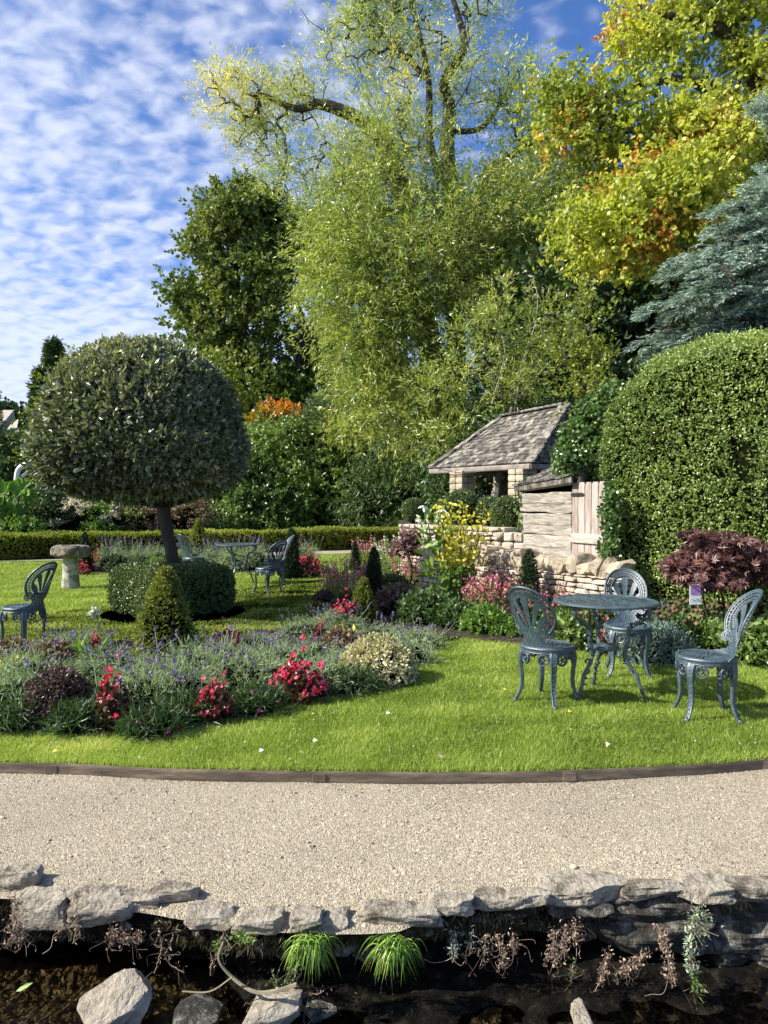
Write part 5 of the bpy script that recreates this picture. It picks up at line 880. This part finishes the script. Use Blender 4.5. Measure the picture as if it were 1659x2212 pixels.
for i, (px, py, s_, k, lb) in enumerate([(240, 1580, 1.0, 1, 'red begonia at the lawn edge, leftmost of the front row'), (460, 1560, .85, 0, 'low red begonia at the lawn edge, middle of the front row'), (645, 1515, 1.12, 2, 'largest red begonia, at the lawn edge right of the lavender'), (490, 1420, .9, 2, 'red begonia in front of the square hedge'), (200, 1425, .7, 0, 'small coral begonia among the lavender left of the golden conifer'), (690, 1390, .6, 1, 'small red begonia left of the cream shrub'), (748, 1352, 1.05, 2, 'bright red begonia at the back right of the near bed'), (1187, 1398, .9, 1, 'red begonia behind the near left chair'), (1330, 1415, 1.0, 0, 'red begonia seen through the legs of the near table'), (203, 1232, 1.35, 2, 'pinkish red begonia beside the birdbath in the far bed'), (180, 1242, .8, 0, 'little red begonia at the foot of the birdbath'), (345, 1222, 1.0, 0, 'pale red begonia behind the trunk of the clipped tree'), (664, 1246, 1.45, 2, 'red begonia at the right end of the far bed'), (1045, 1350, .7, 0, 'tiny red begonia in the shaded middle bed'), (1130, 1375, .7, 0, 'dark red begonia in the right bed below the pink flowers'), (1395, 1420, .7, 0, 'small red begonia behind the legs of the back chair')]):
    P_(BEG[k], 'begonia', lb, 'begonia', px, py, (s_ * .82, s_ * .82, s_ * .92), i * 1.7, 'red begonias')
# near bed specials
P_(spire(440, .24, .80, 'gold', .032, .012, 2600, .8), 'golden_conifer', 'small golden green conifer cone in the near bed in front of the square hedge', 'conifer', 357, 1424, (1.15, 1.15, .98))
P_(mound(441, .30, .33, 'vari', .03, .018, 1500, 4), 'variegated_shrub', 'rounded cream and pink variegated shrub at the right end of the near bed', 'shrub', 815, 1470)
P_(mound(442, .22, .34, 'purple', .022, .013, 1500, 4), 'purple_shrub', 'dark purple brown mounded shrub at the left front of the near bed', 'shrub', 120, 1560)
DI = [mound(443 + i, .15, .12, 'darkgreen', .08, .009, 240, 3, .7, core=True, fl='mag', nfl=5, fs=.02, tl=.05) for i in range(2)]
for px, py, lb in [(170, 1580, 'left of the first red begonia'), (330, 1588, 'between the two front begonias'), (400, 1560, 'just left of the second front begonia'), (555, 1540, 'between the second and the largest begonia'), (30, 1575, 'at the left edge by the lawn'), (760, 1495, 'at the foot of the cream shrub')]:
    P_(DI[px % 2], 'dianthus', 'low green dianthus tuft with magenta flowers ' + lb, 'dianthus', px, py, 1.1, px, 'dianthus along the front of the near bed')
DRY = mound(446, .2, .22, 'dry', .05, .04, 420, 4, 0)
for px, py, lb in [(25, 1450, 'withered brown flower heads at the left edge of the near bed'), (115, 1455, 'withered brown hydrangea heads left of the lavender'), (735, 1425, 'withered brown heads with a few yellow leaves behind the cream shrub')]: P_(DRY, 'withered_plant', lb, 'plant', px, py, 1.0, px)
P_(stemmy(447, 14, .1, .3, 'green', 'whitef', .22, .025, 0, lk=4), 'strap_leaf_plant', 'dark green strap-leaved plant left of the golden conifer', 'plant', 190, 1460)
P_(stemmy(449, 3, .05, .5, 'green', 'whitef', .2, .02, 10, .07, .95, lk=3), 'white_lily', 'single white spidery flower rising behind the lavender at left', 'flower', 200, 1400, .7)
YL = mound(450, .12, .25, 'goldl', .12, .05, 10, 3, .8, core=False)
P_(YL, 'yellow_leaf_plant', 'small plant with a few yellow leaves behind the cream shrub', 'plant', 745, 1415, .75); P_(YL, 'yellow_leaf_plant', 'small plant with yellow leaves among brown heads at the left edge', 'plant', 10, 1472, .55)
# middle and right beds
PEN = [stemmy(460 + i, 46, .32, .62, 'green', 'pink', .06, .016, 9, .030, .45) for i in range(3)]; PENW = stemmy(465, 50, .34, .62, 'green', 'whitef', .06, .015, 7, .026, .6); PENM = stemmy(466, 40, .3, .62, 'green', 'pink', .06, .016, 9, .036, .5)
for px, py, pr, s_, lb in [(750, 1298, PEN[0], 1.0, 'pale pink penstemon left of the dark cone conifer, by the lawn'), (715, 1290, PEN[1], .6, 'small pink penstemon at the lawn corner of the middle bed'), (885, 1282, PEN[1], 1.0, 'pink penstemon mass in front of the pale stone wall'), (850, 1240, PENW, 1.2, 'white flowered clump below the brown-red small maple'), (930, 1270, PEN[2], .9, 'pink penstemon left of the yellow-leaved plant'), (1050, 1345, PENM, .95, 'bright pink penstemon left of the slim dark conifer'), (1100, 1330, PEN[2], 1.0, 'deep pink penstemon reaching up to the stone wall'), (1175, 1355, PEN[0], .8, 'pink penstemon right of the slim dark conifer'), (800, 1230, PEN[2], 1.1, 'pink flowers around the small far conifer'), (900, 1245, PEN[0], 1.1, 'tall pale pink penstemon hiding the foot of the upper stone wall'), (1240, 1345, PENM, .8, 'pink flowers below the coping stones behind the near table')]:
    P_(pr, 'penstemon', lb, 'penstemon', px, py, s_, px, 'penstemons in the middle bed')
SP = spire(470, .14, .78, 'yew', .025, .008, 2200, .7)
for px, py, s_, lb in [(808, 1300, .95, 'slim dark cone conifer in the middle bed left of the stone wall'), (1143, 1352, 1.06, 'slim dark conifer in front of the coping stones'), (767, 1232, .75, 'small dark conifer at the far end of the middle bed'), (630, 1250, 1.15, 'dark cone conifer right behind the far chairs'), (183, 1236, 1.0, 'dark conifer behind the birdbath column')]:
    P_(SP, 'cone_conifer', lb, 'conifer', px, py, (s_ * 1.1, s_ * 1.1, s_), px, 'small dark cone conifers')
P_(spire(471, .15, .5, 'gold', .03, .012, 1500, .7), 'cone_conifer', 'short bronze green conifer just in front of the slim dark one in the middle bed', 'conifer', 785, 1350); P_(spire(472, .2, .75, 'gold', .03, .012, 1500, .8), 'cone_conifer', 'golden conifer beyond the hidden chair by the low hedge', 'conifer', 428, 1212, 1.3)
MD = [mound(475, .26, .26, 'darkgreen', .06, .03, 500, 3, .4), mound(476, .26, .24, 'green', .06, .03, 420, 3, .4, fl='whitef', nfl=4), mound(477, .26, .26, 'purple', .05, .03, 500, 3, .3), mound(478, .28, .26, 'grey', .05, .012, 800, 4, .4), mound(479, .25, .3, 'laurel', .07, .04, 420, 3, .2)]
for px, py, k, s_, lb in [(760, 1320, 0, .8, 'dark leafy mound below the pale pink penstemon'), (860, 1325, 2, 1.1, 'dark purple mound in the shade of the middle bed'), (920, 1345, 0, 1.1, 'deep green mound right behind the lavender tips'), (990, 1355, 0, .9, 'shaded green mound at the corner of the lawn'), (1050, 1366, 1, .9, 'fresh green plant with tiny white flowers at the lawn corner'), (1000, 1300, 3, 1.3, 'blue grey mound under the yellow-leaved plant'), (1095, 1362, 2, .8, 'dark purple plant left of the near left chair'), (1100, 1372, 1, .6, 'tiny green plant at the bed edge behind the near left chair'), (1215, 1388, 1, .9, 'green plant behind the near left chair seat'), (1255, 1400, 4, .8, 'leafy plant left of the near table legs'), (1290, 1372, 2, .9, 'dark plant below the far rim of the near table'), (1210, 1350, 0, .9, 'deep green mound at the foot of the stone wall'), (1420, 1428, 3, 1.0, 'grey lavender-like plant between the back chair and the maple label'), (1440, 1370, 3, 1.1, 'grey green mound right of the back chair'), (1500, 1410, 1, 1.0, 'yellow green ground plant below the maple label'), (1570, 1420, 4, .9, 'light green leaves at the foot of the red maple'), (1560, 1370, 0, 1.1, 'dark green mound behind the maple stems'), (1640, 1432, 4, 1.0, 'broad green leaves at the right edge beyond the near chair'), (1660, 1370, 4, 1.3, 'ivy-like green mass at the right edge behind the near right chair'), (1470, 1330, 4, 1.0, 'green leaves just left of the maple label'), (1380, 1330, 0, 1.0, 'deep green mound behind the back chair'), (700, 1300, 2, .5, 'small purplish plant at the lawn corner of the middle bed'), (845, 1290, 0, 1.0, 'deep green mound between dark cone conifer and pink flowers'), (960, 1290, 2, .9, 'dark stems under the green leaves of the yellow-leaved plant'), (690, 1238, 4, .5, 'small tuft right of the far begonia'), (335, 1232, 1, .8, 'yellow green leaves behind the top of the square hedge'), (275, 1240, 1, .6, 'small leafy plant right of the birdbath bed')]:
    P_(MD[k], 'bed_plant', lb, 'plant', px, py, s_ * 1.1, px, 'leafy bed plants')
# brown-headed plants
r = rg(490); g = Geo(); P, d = dome_pts(420, .24, .34, r, .6); tufts(g, P, d, 3, .05, .05, .03, .5, r, .3, 0, .6, .6); HD = []
for i in range(26):
    a = r.uniform(0, 6.28); q = .24 * r.random() ** .5; c = (q * math.cos(a), q * math.sin(a), .40 - q * .5 + r.uniform(-.03, .06)); f_ = Geo(); rock(f_, c, (.04, .04, .032), 0, i, 2.2, .12, 3); HD.append(('seed_head', f_, 'head')); tube(g, [(c[0] * .5, c[1] * .5, 0), c], .003, 3)
BH = proto([('foliage', g, 'darkgreen')] + HD)
for px, py, lb in [(1290, 1402, 'brown-headed plant behind the near table'), (1480, 1385, 'brown-headed plant below the maple label'), (1455, 1415, 'brown-headed plant nearest the lawn between the back and right chairs'), (1600, 1400, 'brown-headed plant behind the near right chair back'), (1535, 1395, 'brown-headed plant in front of the maple stems'), (1248, 1378, 'brown-headed plant under the left rim of the near table')]:
    P_(BH, 'seedhead_plant', lb, 'plant', px, py, 1.05, px, 'plants with brown round seed heads')
# yellow-leaved tall plant with lilies
bz = W(985, 1300, 8.9); bz[2] = 0; r = rg(500); o = root('golden_shrub', at_(*bz), 'tall plant with bright yellow upper leaves in front of the pale stone walls', 'shrub'); g = Geo(); f_ = Geo()
for i in range(38):
    px = r.uniform(940, 1052); tp = W(px, r.uniform(1080, 1215), 8.9 + r.uniform(-.25, .25)); b = bz + r.normal(size=3) * (.08, .06, 0); Q = spl([b, (b + tp) / 2 + r.normal(size=3) * .04, tp], 8); tube(g, Q, .005, 4)
    hi = tp[2] > 1.0; k = 40; t_ = r.random(k) ** .6 * .85 + .15; C = b + (tp - b) * t_[:, None] + r.normal(size=(k, 3)) * .045; up_ = C[:, 2] > .62
    D = nrm(r.normal(size=(k, 3)) * .9 + (0, -.2, -.1)); leaves(f_, C[up_], D[up_], .06, .034, r.random(up_.sum()), r, 0, shape=6); leaves(f_, C[~up_], D[~up_], .075, .042, r.random((~up_).sum()), r, 1, shape=6)
obj('stem', g.mesh('stem', M['stem'], bz), o); obj('foliage', f_.mesh('foliage', [M['goldl'], M['green']], bz), o)
bz = W(940, 1290, 8.8); bz[2] = 0; o = root('white_lily', at_(*bz), 'tall plant with broad green leaves and white drooping flowers left of the yellow-leaved one', 'flower'); g = Geo(); f_ = Geo()
for i, (px, py) in enumerate([(916, 1092), (907, 1118), (948, 1118), (925, 1130), (955, 1100)]):
    tp = W(px, py, 8.75); b = bz + np.array([.03 * i - .05, 0, 0]); Q = spl([b, (b + tp) / 2 + (.03, 0, 0), tp], 8); tube(g, Q, .007, 5); k = 11; t_ = r.random(k) * .8 + .12; leaves(g, b + (tp - b) * t_[:, None], nrm(r.normal(size=(k, 3)) * .7 + (0, -.2, .5)), .16, .06, r.random(k), r, shape=6)
    leaves(f_, np.repeat(tp[None], 8, 0), nrm(r.normal(size=(8, 3)) * .6 + (-.2, -.2, -.6)), .085, .03, r.random(8), r, shape=6)
obj('foliage', g.mesh('foliage', M['green'], bz), o); obj('blossom', f_.mesh('blossom', M['whitef'], bz), o)
# maples
def maple(base, lobes, n, L, label, seed, tw=70, mat='acer', vb=.5):
    r = rg(seed); base = np.asarray(base, float); C, D = crown(lobes, n, r, .35); o = root('red_maple', at_(*base), label, 'shrub'); g = Geo(); top = np.mean([l[0] for l in lobes], 0)
    grow(g, [([base, base + (top - base) * .45 + (.05, 0, 0), base + (top - base) * .8], .016, .008), ([base, base + (top - base) * .45 + (-.12, 0, 0), base + (top - base) * .8 + (-.15, 0, 0)], .013, .006), ([base, base + (top - base) * .4 + (.16, 0, 0), base + (top - base) * .7 + (.25, 0, 0)], .012, .006)], C[:tw], .0022, r, .1); obj('trunk', g.mesh('trunk', M['bark'], base), o)
    g = Geo(); Nn = nrm(r.normal(size=C.shape) * .45 + (-.3, -.5, .8)); D0 = nrm(np.cross(Nn, r.normal(size=C.shape)) + D * .3 + (0, 0, -.25)); Sd = nrm(np.cross(Nn, D0)); v = np.clip(vb + .15 * fn(C, 4, 3) + r.normal(size=len(C)) * .16, 0, 1)
    for a, k in ((-1.25, .6), (-.62, .85), (0, 1), (.62, .85), (1.25, .6)): leaves(g, C, nrm(D0 * math.cos(a) + Sd * math.sin(a)), L * k, L * .26, v, r, Nn=Nn)
    obj('crown', g.mesh('crown', M[mat], base), o)
Za = 6.6; maple(G(1560, 1400) * np.array([1, 1, 0]), [ell(1520, 1215, Za, 75, 42, .3), ell(1590, 1220, Za + .1, 70, 40, .3), ell(1555, 1175, Za + .1, 65, 30, .3), ell(1480, 1235, Za - .1, 40, 25, .2), ell(1630, 1190, Za + .2, 35, 30, .2), ell(1540, 1255, Za - .2, 70, 22, .25), ell(1455, 1215, Za, 30, 14, .15), ell(1500, 1160, Za, 25, 16, .15), ell(1655, 1240, Za, 30, 20, .2)], 1250, .076, 'dark red Japanese maple shrub in front of the tall hedge with a white label', 510)
maple(W(880, 1215, 10.9) * np.array([1, 1, 0]), [ell(885, 1162, 10.9, 26, 22, .2), ell(866, 1185, 10.9, 28, 20, .2), ell(905, 1185, 10.8, 26, 15, .2)], 420, .07, 'small brownish red maple at the left end of the upper stone wall', 511, 30, vb=.6)
# label on the maple
lc = W(1503, 1284, 6.3); o = root('plant_label', at_(*lc), 'white tag with a purple picture reading ACER hanging on the red maple', 'label', rz=.05)
g = Geo(); hw, hh = .050, .088; g.add([(-hw, 0, -hh), (hw, 0, -hh), (hw, .0, hh), (-hw, 0, hh), (-hw, .003, -hh), (hw, .003, -hh), (hw, .003, hh), (-hw, .003, hh)], [(0, 1, 2, 3), (7, 6, 5, 4), (0, 4, 5, 1), (1, 5, 6, 2), (2, 6, 7, 3), (3, 7, 4, 0)]); obj('card', g.mesh('card', M['white']), o)
g = Geo(); g.add([(-hw + .01, -.002, -.005), (hw - .002, -.002, -.005), (hw - .002, -.002, hh - .01), (-hw + .01, -.002, hh - .01)], [(0, 1, 2, 3)]); obj('picture', g.mesh('picture', M['card']), o)
tx = bpy.data.curves.new('lettering', 'FONT'); tx.body = 'ACER'; tx.size = .032; tx.align_x = 'CENTER'; tx.extrude = .0004; to = bpy.data.objects.new('lettering_tmp', tx); COL.objects.link(to)
me = bpy.data.meshes.new_from_object(to.evaluated_get(bpy.context.evaluated_depsgraph_get())); bpy.data.objects.remove(to); me.materials.clear(); me.materials.append(M['ink']); lo = obj('lettering', me, o, (0, -.003, -.052)); lo.rotation_euler = (R_(90), 0, 0)
g = Geo(); tube(g, [(0, .002, hh), (.01, .01, hh + .03), (.03, .03, hh + .07)], .0015, 4); obj('tie', g.mesh('tie', M['white']), o)

# ------------------------------------------------------------------ stream side stones
def bstone(x0, x1, y0, y1, th, label, seed, mat='bankstone', zt=.012, course=None, name='bank_stone', group='stones along the stream edge'):
    r = rg(seed + 900)
    if course is None:
        Zf = (CH - PZ - zt + th) * F / (y1 - HY); Zb = max((CH - PZ - zt) * F / (y0 - HY), Zf + .07); z1 = PZ + zt; z0 = z1 - th; Zf -= .012
    else:
        Zf = course; Zb = Zf + .26; z1 = CH - (y0 - HY) * Zf / F; z0 = CH - (y1 - HY) * Zf / F
    Zc = (Zf + Zb) / 2; wx = (x1 - x0) * Zf / F; cx = ((x0 + x1) / 2 - CX) * Zf / F; g = Geo()
    rock(g, (0, 0, 0), (wx * 1.05, (Zb - Zf) * 1.05, (z1 - z0) * 1.04), r.uniform(-.08, .08), seed, 9, .085, 14, tilt=(r.uniform(-.08, .08), r.uniform(-.07, .07)), cuts=8, fscale=4)
    return tag(obj(name, g.mesh(name, M[mat]), None, at_(cx, Zc, (z0 + z1) / 2)), label, 'stone', group)
bs = [(-50, 66, 1868, 1935, .08, 'large slanted boulder at the left edge on the gravel'), (20, 132, 1925, 2015, .13, 'big dark weathered block at the left of the stream bank', ), (128, 248, 1922, 1962, .045, 'flat grey slab lying on top of the bank left of the white jagged stone'), (142, 272, 1955, 2003, .07, 'white jagged stone jutting from the bank under two slabs'), (238, 335, 1935, 1972, .05, 'flat slab with a raised tip, right of the grey slab'), (322, 420, 1903, 1955, .045, 'broad slab half buried in gravel'), (396, 498, 1962, 2010, .06, 'tan wedge stone at the edge right of the crumbled gap'), (498, 606, 1980, 2022, .06, 'pale flat stone left of the first grass tuft'), (612, 694, 1972, 2018, .055, 'rounded flat stone just above the first grass tuft'), (684, 748, 1972, 2022, .055, 'rounded stone right beside the one above the first grass tuft'),
      (786, 945, 1968, 2012, .06, 'long pale stone above the second grass tuft'), (932, 1022, 1936, 1982, .05, 'cream wedge stone at the bank right of the long pale one'), (1018, 1112, 1930, 1972, .05, 'cream flat stone left of the raised right-hand wall'), (1100, 1190, 1928, 1965, .05, 'small rough stone against the start of the raised wall')]
for i, b in enumerate(bs): bstone(*b[:5], b[5], 600 + i, zt=.05 if i == 0 else .012 + .01 * (i % 3))
for i, (x0, x1, y0, y1, th, lb, mt_) in enumerate([(1180, 1365, 1880, 1958, .06, 'leftmost top block of the raised right-hand stream wall', 'bankstone'), (1352, 1480, 1888, 1950, .055, 'second top block of the raised right-hand wall', 'bankstone'), (1474, 1590, 1886, 1955, .055, 'third top block of the raised right-hand wall', 'bankstone'), (1582, 1730, 1890, 1952, .055, 'top block of the raised wall at the right edge', 'bankstone')]):
    bstone(x0, x1, y0, y1, th, lb, 640 + i, mt_, .03)
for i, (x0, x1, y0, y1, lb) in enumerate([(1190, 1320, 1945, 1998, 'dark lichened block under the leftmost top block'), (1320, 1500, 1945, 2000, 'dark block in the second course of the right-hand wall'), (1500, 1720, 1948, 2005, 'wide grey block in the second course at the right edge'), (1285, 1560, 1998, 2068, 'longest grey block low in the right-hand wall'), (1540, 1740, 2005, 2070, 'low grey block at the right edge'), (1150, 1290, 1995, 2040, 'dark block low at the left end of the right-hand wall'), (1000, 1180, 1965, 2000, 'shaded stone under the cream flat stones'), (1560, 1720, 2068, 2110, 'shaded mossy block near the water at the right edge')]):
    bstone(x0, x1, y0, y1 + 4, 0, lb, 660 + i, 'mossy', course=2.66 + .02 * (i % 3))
for i, (x0, x1, y0, y1, zc, rz, tl_, lb) in enumerate([(180, 318, 2128, 2232, 2.38, .5, (.2, -.4), 'sloping pale boulder in the stream at lower left'), (505, 655, 2150, 2240, 2.36, .2, (0, -.2), 'pale wedge boulder at the bottom edge left of centre'), (380, 470, 2175, 2235, 2.38, 0, (0, 0), 'small pale rock between the two stream boulders'), (660, 740, 2160, 2230, 2.5, 0, (0, 0), 'small dark rock right of the wedge boulder'), (1240, 1275, 2188, 2228, 2.36, 0, (0, 0), 'tiny pale stone poking out at the bottom edge')]):
    s_ = zc / F; c = W((x0 + x1) / 2, (y0 + y1) / 2, zc); g = Geo(); rock(g, (0, 0, 0), ((x1 - x0) * s_, .16, (y1 - y0) * s_ * .8), rz, 690 + i, 6, .08, 14, tilt=tl_, cuts=9); tag(obj('stream_rock', g.mesh('stream_rock', M['mossy' if i in (2, 3) else 'bankstone']), None, at_(*c)), lb, 'rock', 'rocks in the stream')
r = rg(699)
RUB = [(60, 2040, 'below the big dark weathered block at left'), (150, 2060, 'below the thin reddish weed'), (265, 2030, 'just under the white jagged stone'), (330, 2060, 'in the gap right of the white stone'), (420, 2035, 'under the tan wedge stone'), (470, 2060, 'beside the little bright green sprig'), (560, 2050, 'under the pale flat stone'), (610, 2085, 'left of and below the first grass tuft'), (745, 2055, 'between the two grass tufts'), (790, 2100, 'low in the dark between the two grass tufts'), (920, 2040, 'right of the second grass tuft'), (1000, 2075, 'low under the cream wedge stone'), (1140, 2080, 'left of the dead weed at the raised wall'), (1270, 2100, 'low below the raised wall start'), (1400, 2110, 'under the longest grey block'), (1600, 2120, 'low near the right edge')]
for i, (px, py, lb) in enumerate(RUB):
    x = (px - CX) * 2.6 / F; z = CH - (py - HY) * 2.55 / F; T_ = min(max((PZ - .02 - z) / .34 + .035, .05), .62); yy = float(edgeY(x)) + float(np.interp(T_, [.07, .3, .6], [.02, .08, .2])) - .02; s0 = r.uniform(.035, .075)
    g = Geo(); rock(g, (0, 0, 0), (s0 * 1.7, s0 * 1.2, s0), r.uniform(0, 3), 720 + i, 6, .12, 8, tilt=(r.uniform(-.4, .4), r.uniform(-.4, .4)), cuts=8); tag(obj('rubble_stone', g.mesh('rubble_stone', M['mossy']), None, (x, yy, z)), 'small rough stone in the bank face ' + lb, 'stone', 'small stones wedged in the bank face')
# grass tufts and hanging weeds on the bank
def gtuft(px, py, Z, n, label, seed, L=.15):
    r = rg(seed); c = W(px, py, Z); g = Geo()
    for i in range(n):
        a = r.uniform(np.pi, 2 * np.pi) if r.random() < .8 else r.uniform(0, 6.28); l = L * r.uniform(.5, 1.1); d = np.array([math.cos(a) * .8, math.sin(a) * .6, 0]); b = r.normal(size=3) * (.022, .012, .01)
        t_ = np.linspace(0, 1, 6)[:, None]; Q = b + d * l * t_ * .75 + np.array([0, 0, 1.]) * (l * r.uniform(.2, 1.0) * t_ - l * 1.0 * t_ ** 2); wv = nrm(np.cross(d, (0, 0, 1.))) * .0022 * (1 - t_ ** 2 * .95); V = np.concatenate([Q - wv, Q + wv]); g.add(V, [(k, k + 1, k + 7, k + 6) for k in range(5)], r.random() ** 1.5)
    tag(obj('grass_tuft', g.mesh('grass_tuft', M['tuftgreen']), None, at_(*c)), label, 'grass tuft', 'grass tufts on the stream bank')
gtuft(668, 2046, 2.42, 260, 'bright green grass tuft hanging from the bank, the left one', 701, .13); gtuft(850, 2050, 2.44, 230, 'bright green grass tuft hanging from the bank, the right one', 702, .13)
def weed(pts, Z, mat, label, seed, L=.022, Wd=.014, dens=14, name='hanging_weed', cat='weed'):
    r = rg(seed); g = Geo(); st = Geo(); b = W(*pts[0][0], Z)
    for pl in pts:
        Q = spl([W(a, c, Z - .02 * k) for k, (a, c) in enumerate(pl)], 7) + r.normal(size=(7 * (len(pl) - 1) + 1, 3)) * .002; tube(st, Q, .0018, 4, .5)
        for w_ in range(7):
            i0 = r.integers(0, len(Q) - 1); e = Q[i0] + r.normal(size=3) * (.03, .015, .03) + (0, -.01, -.03); tube(st, spl([Q[i0], (Q[i0] + e) / 2 + r.normal(size=3) * .012, e, e + r.normal(size=3) * .012], 4), .0009, 3, r.random())
        k = int(len(Q) * dens); C = Q[r.integers(0, len(Q), k)] + r.normal(size=(k, 3)) * .010; leaves(g, C, nrm(r.normal(size=(k, 3))), L * .62 * r.uniform(.4, 1.1, k), Wd * .5 * r.uniform(.5, 1, k), r.random(k), r)
    o = root(name, at_(*b), label, cat, 'weeds on the stream bank'); obj('stem', st.mesh('stem', M['dry'], b), o); obj('foliage', g.mesh('foliage', M[mat], b), o)
weed([[(28, 1945), (30, 1980), (25, 2020), (10, 2050)], [(30, 1990), (45, 2020), (40, 2045)]], 2.47, 'dry', 'rust brown dead weed hanging at the far left of the bank', 711)
weed([[(160, 1935), (162, 1990), (158, 2030)], [(150, 2000), (120, 2025)]], 2.47, 'dry', 'thin reddish dead weed in front of the dark block', 712, dens=5)
weed([[(1225, 2010), (1222, 2050), (1205, 2080)], [(1200, 2020), (1198, 2055), (1190, 2075)], [(1245, 2000), (1248, 2040)]], 2.56, 'dry', 'brown dead weed hanging at the left end of the right-hand wall', 713)
weed([[(1318, 2065), (1310, 2100), (1300, 2130)]], 2.56, 'dry', 'short dry weed below the longest grey block', 714)
weed([[(1430, 2010), (1440, 2050), (1450, 2090), (1455, 2125)], [(1400, 2070), (1370, 2090), (1350, 2105)]], 2.54, 'dry', 'straggly dry weed with pinkish leaves left of the leafy one', 715, .03, .018)
weed([[(1515, 1965), (1500, 2010), (1495, 2060), (1500, 2105)], [(1530, 1985), (1520, 2030)]], 2.54, 'paleleaf', 'pale leafy weed trailing down the right-hand wall', 716, .032, .016)
weed([[(1075, 2035), (1090, 2060), (1085, 2095)], [(1050, 2030), (1048, 2070)], [(1110, 2030), (1115, 2060)]], 2.56, 'dry', 'dry brown stems under the cream flat stones', 717)
weed([[(975, 2015), (985, 2040), (978, 2070)], [(1020, 2020), (1015, 2050)]], 2.56, 'grey', 'small grey rosettes clinging under the cream wedge stone', 718, .03, .015, 7)
weed([[(1500, 2110), (1510, 2130), (1512, 2155)]], 2.52, 'green', 'small weed with green and reddish leaves hanging lowest at right', 719, .06, .02, 3)
weed([[(480, 2010), (475, 2050), (450, 2100)], [(340, 2010), (345, 2060), (330, 2110)], [(370, 2030), (355, 2080), (395, 2110)]], 2.46, 'dry', 'tangle of bare dry stems over the dark hollow', 720, .02, .006, 3)
weed([[(468, 2035), (472, 2060)]], 2.45, 'green', 'little bright green sprig at the edge of the dark hollow', 721, .045, .016, 6)
weed([[(505, 2025), (530, 2035), (545, 2030)]], 2.47, 'green', 'small green leaves tucked under the pale flat stone', 722, .03, .02, 7)
weed([[(590, 2110), (600, 2150), (610, 2180), (560, 2190)], [(640, 2090), (620, 2130)]], 2.42, 'darkgreen', 'mossy weeds around the pale wedge boulder', 723, .025, .018, 9)
weed([[(300, 2020), (280, 2040), (250, 2030)], [(240, 2010), (235, 2045)]], 2.5, 'dry', 'brown mossy fringe under the white jagged stone', 724, .02, .014, 14)
weed([[(1240, 2085), (1235, 2130)], [(1330, 2115), (1340, 2150)]], 2.6, 'darkgreen', 'faint mossy strands low in the shaded right bank', 725, .02, .014, 9)
weed([[(540, 2185), (570, 2175), (640, 2165), (700, 2150)]], 2.44, 'dry', 'low creeping stem at the water by the wedge boulder', 726, .02, .01, 6)
g = Geo(); tube(g, spl([W(480, 2040, 2.4), W(470, 2080, 2.38), W(500, 2120, 2.36), W(545, 2150, 2.33), (W(590, 2150, 2.31)), W(640, 2135, 2.3)], 8), np.linspace(.004, .007, 41), 5); tube(g, spl([W(390, 2150, 2.35), W(450, 2150, 2.34), W(500, 2118, 2.33)], 8), .003, 5)
bo = W(500, 2120, 2.36); tag(obj('bare_root', g.mesh('bare_root', pm('pale_root', [(0, (.12, .1, .06)), (1, (.3, .26, .18))], 20, .9, 0, vmix=0), bo), None, at_(*bo)), 'looping pale bare root arching over the stream boulders', 'root')
r = rg(730); g = Geo(); c = W(28, 2150, 2.42); leaves(g, np.array([[0, 0, 0.]]), np.array([[.9, .3, .35]]) / 1.01, .055, .018, .9, r, shape=6, Nn=np.array([[0, -.5, .8]])); tag(obj('floating_leaf', g.mesh('floating_leaf', M['green']), None, at_(*c)), 'pale green leaf above the water in the lower left corner', 'leaf')
# fallen leaves on the lawn
for i, (px, py, mt_, lb) in enumerate([(1088, 1493, 'goldl', 'yellow fallen leaf by the front leg of the near left chair'), (1228, 1541, 'goldl', 'yellow fallen leaf on the grass in front of the near table'), (1311, 1613, 'vari', 'tan fallen leaf near the path below the near table'), (950, 1641, 'dry', 'tan fallen leaf by the edging in the middle of the lawn'), (675, 1605, 'whitef', 'white scrap on the lawn below the largest begonia'), (834, 1545, 'whitef', 'white speck of a petal on the lawn right of the bed'), (558, 1627, 'whitef', 'pale leaf on the lawn near the edging left of centre'), (1180, 1455, 'dry', 'brown fallen leaf under the near left chair'), (612, 1268, 'vari', 'pale leaf on the lawn under the far chairs'), (110, 1628, 'goldl', 'orange yellow leaf on the lawn at lower left'), (720, 1320, 'whitef', 'pale fallen leaf in the shade right of the square hedge')]):
    r = rg(740 + i); c = G(px, py, .02); g = Geo(); leaves(g, np.array([[0, 0, .004], [.004, 0, .006]]), nrm(np.array([[1, .4, .2], [.2, 1, .3]])), .03, .014, .7, r, shape=6, Nn=np.array([[0, -.3, .9]] * 2)); tag(obj('fallen_leaf', g.mesh('fallen_leaf', M[mt_]), None, at_(*c)), lb, 'leaf', 'fallen leaves on the lawn')
r = rg(760); g = Geo(); k_ = 900; x = r.uniform(-2.6, 2.8, k_); y = r.uniform(3.8, 7.5, k_) ; kk = ~inpoly(x, y, BED) & (y > lawnY(x) + .05); x, y = x[kk], y[kk]; C = np.stack([x, y, x * 0 + .022], 1)
leaves(g, C, nrm(r.normal(size=C.shape) * (1, 1, .3)), .012, .011, r.random(len(C)), r, shape=6); tag(obj('clover', g.mesh('clover', M['paleleaf'])), 'tiny pale clover leaves dotted through the near lawn', 'clover', kind='stuff')
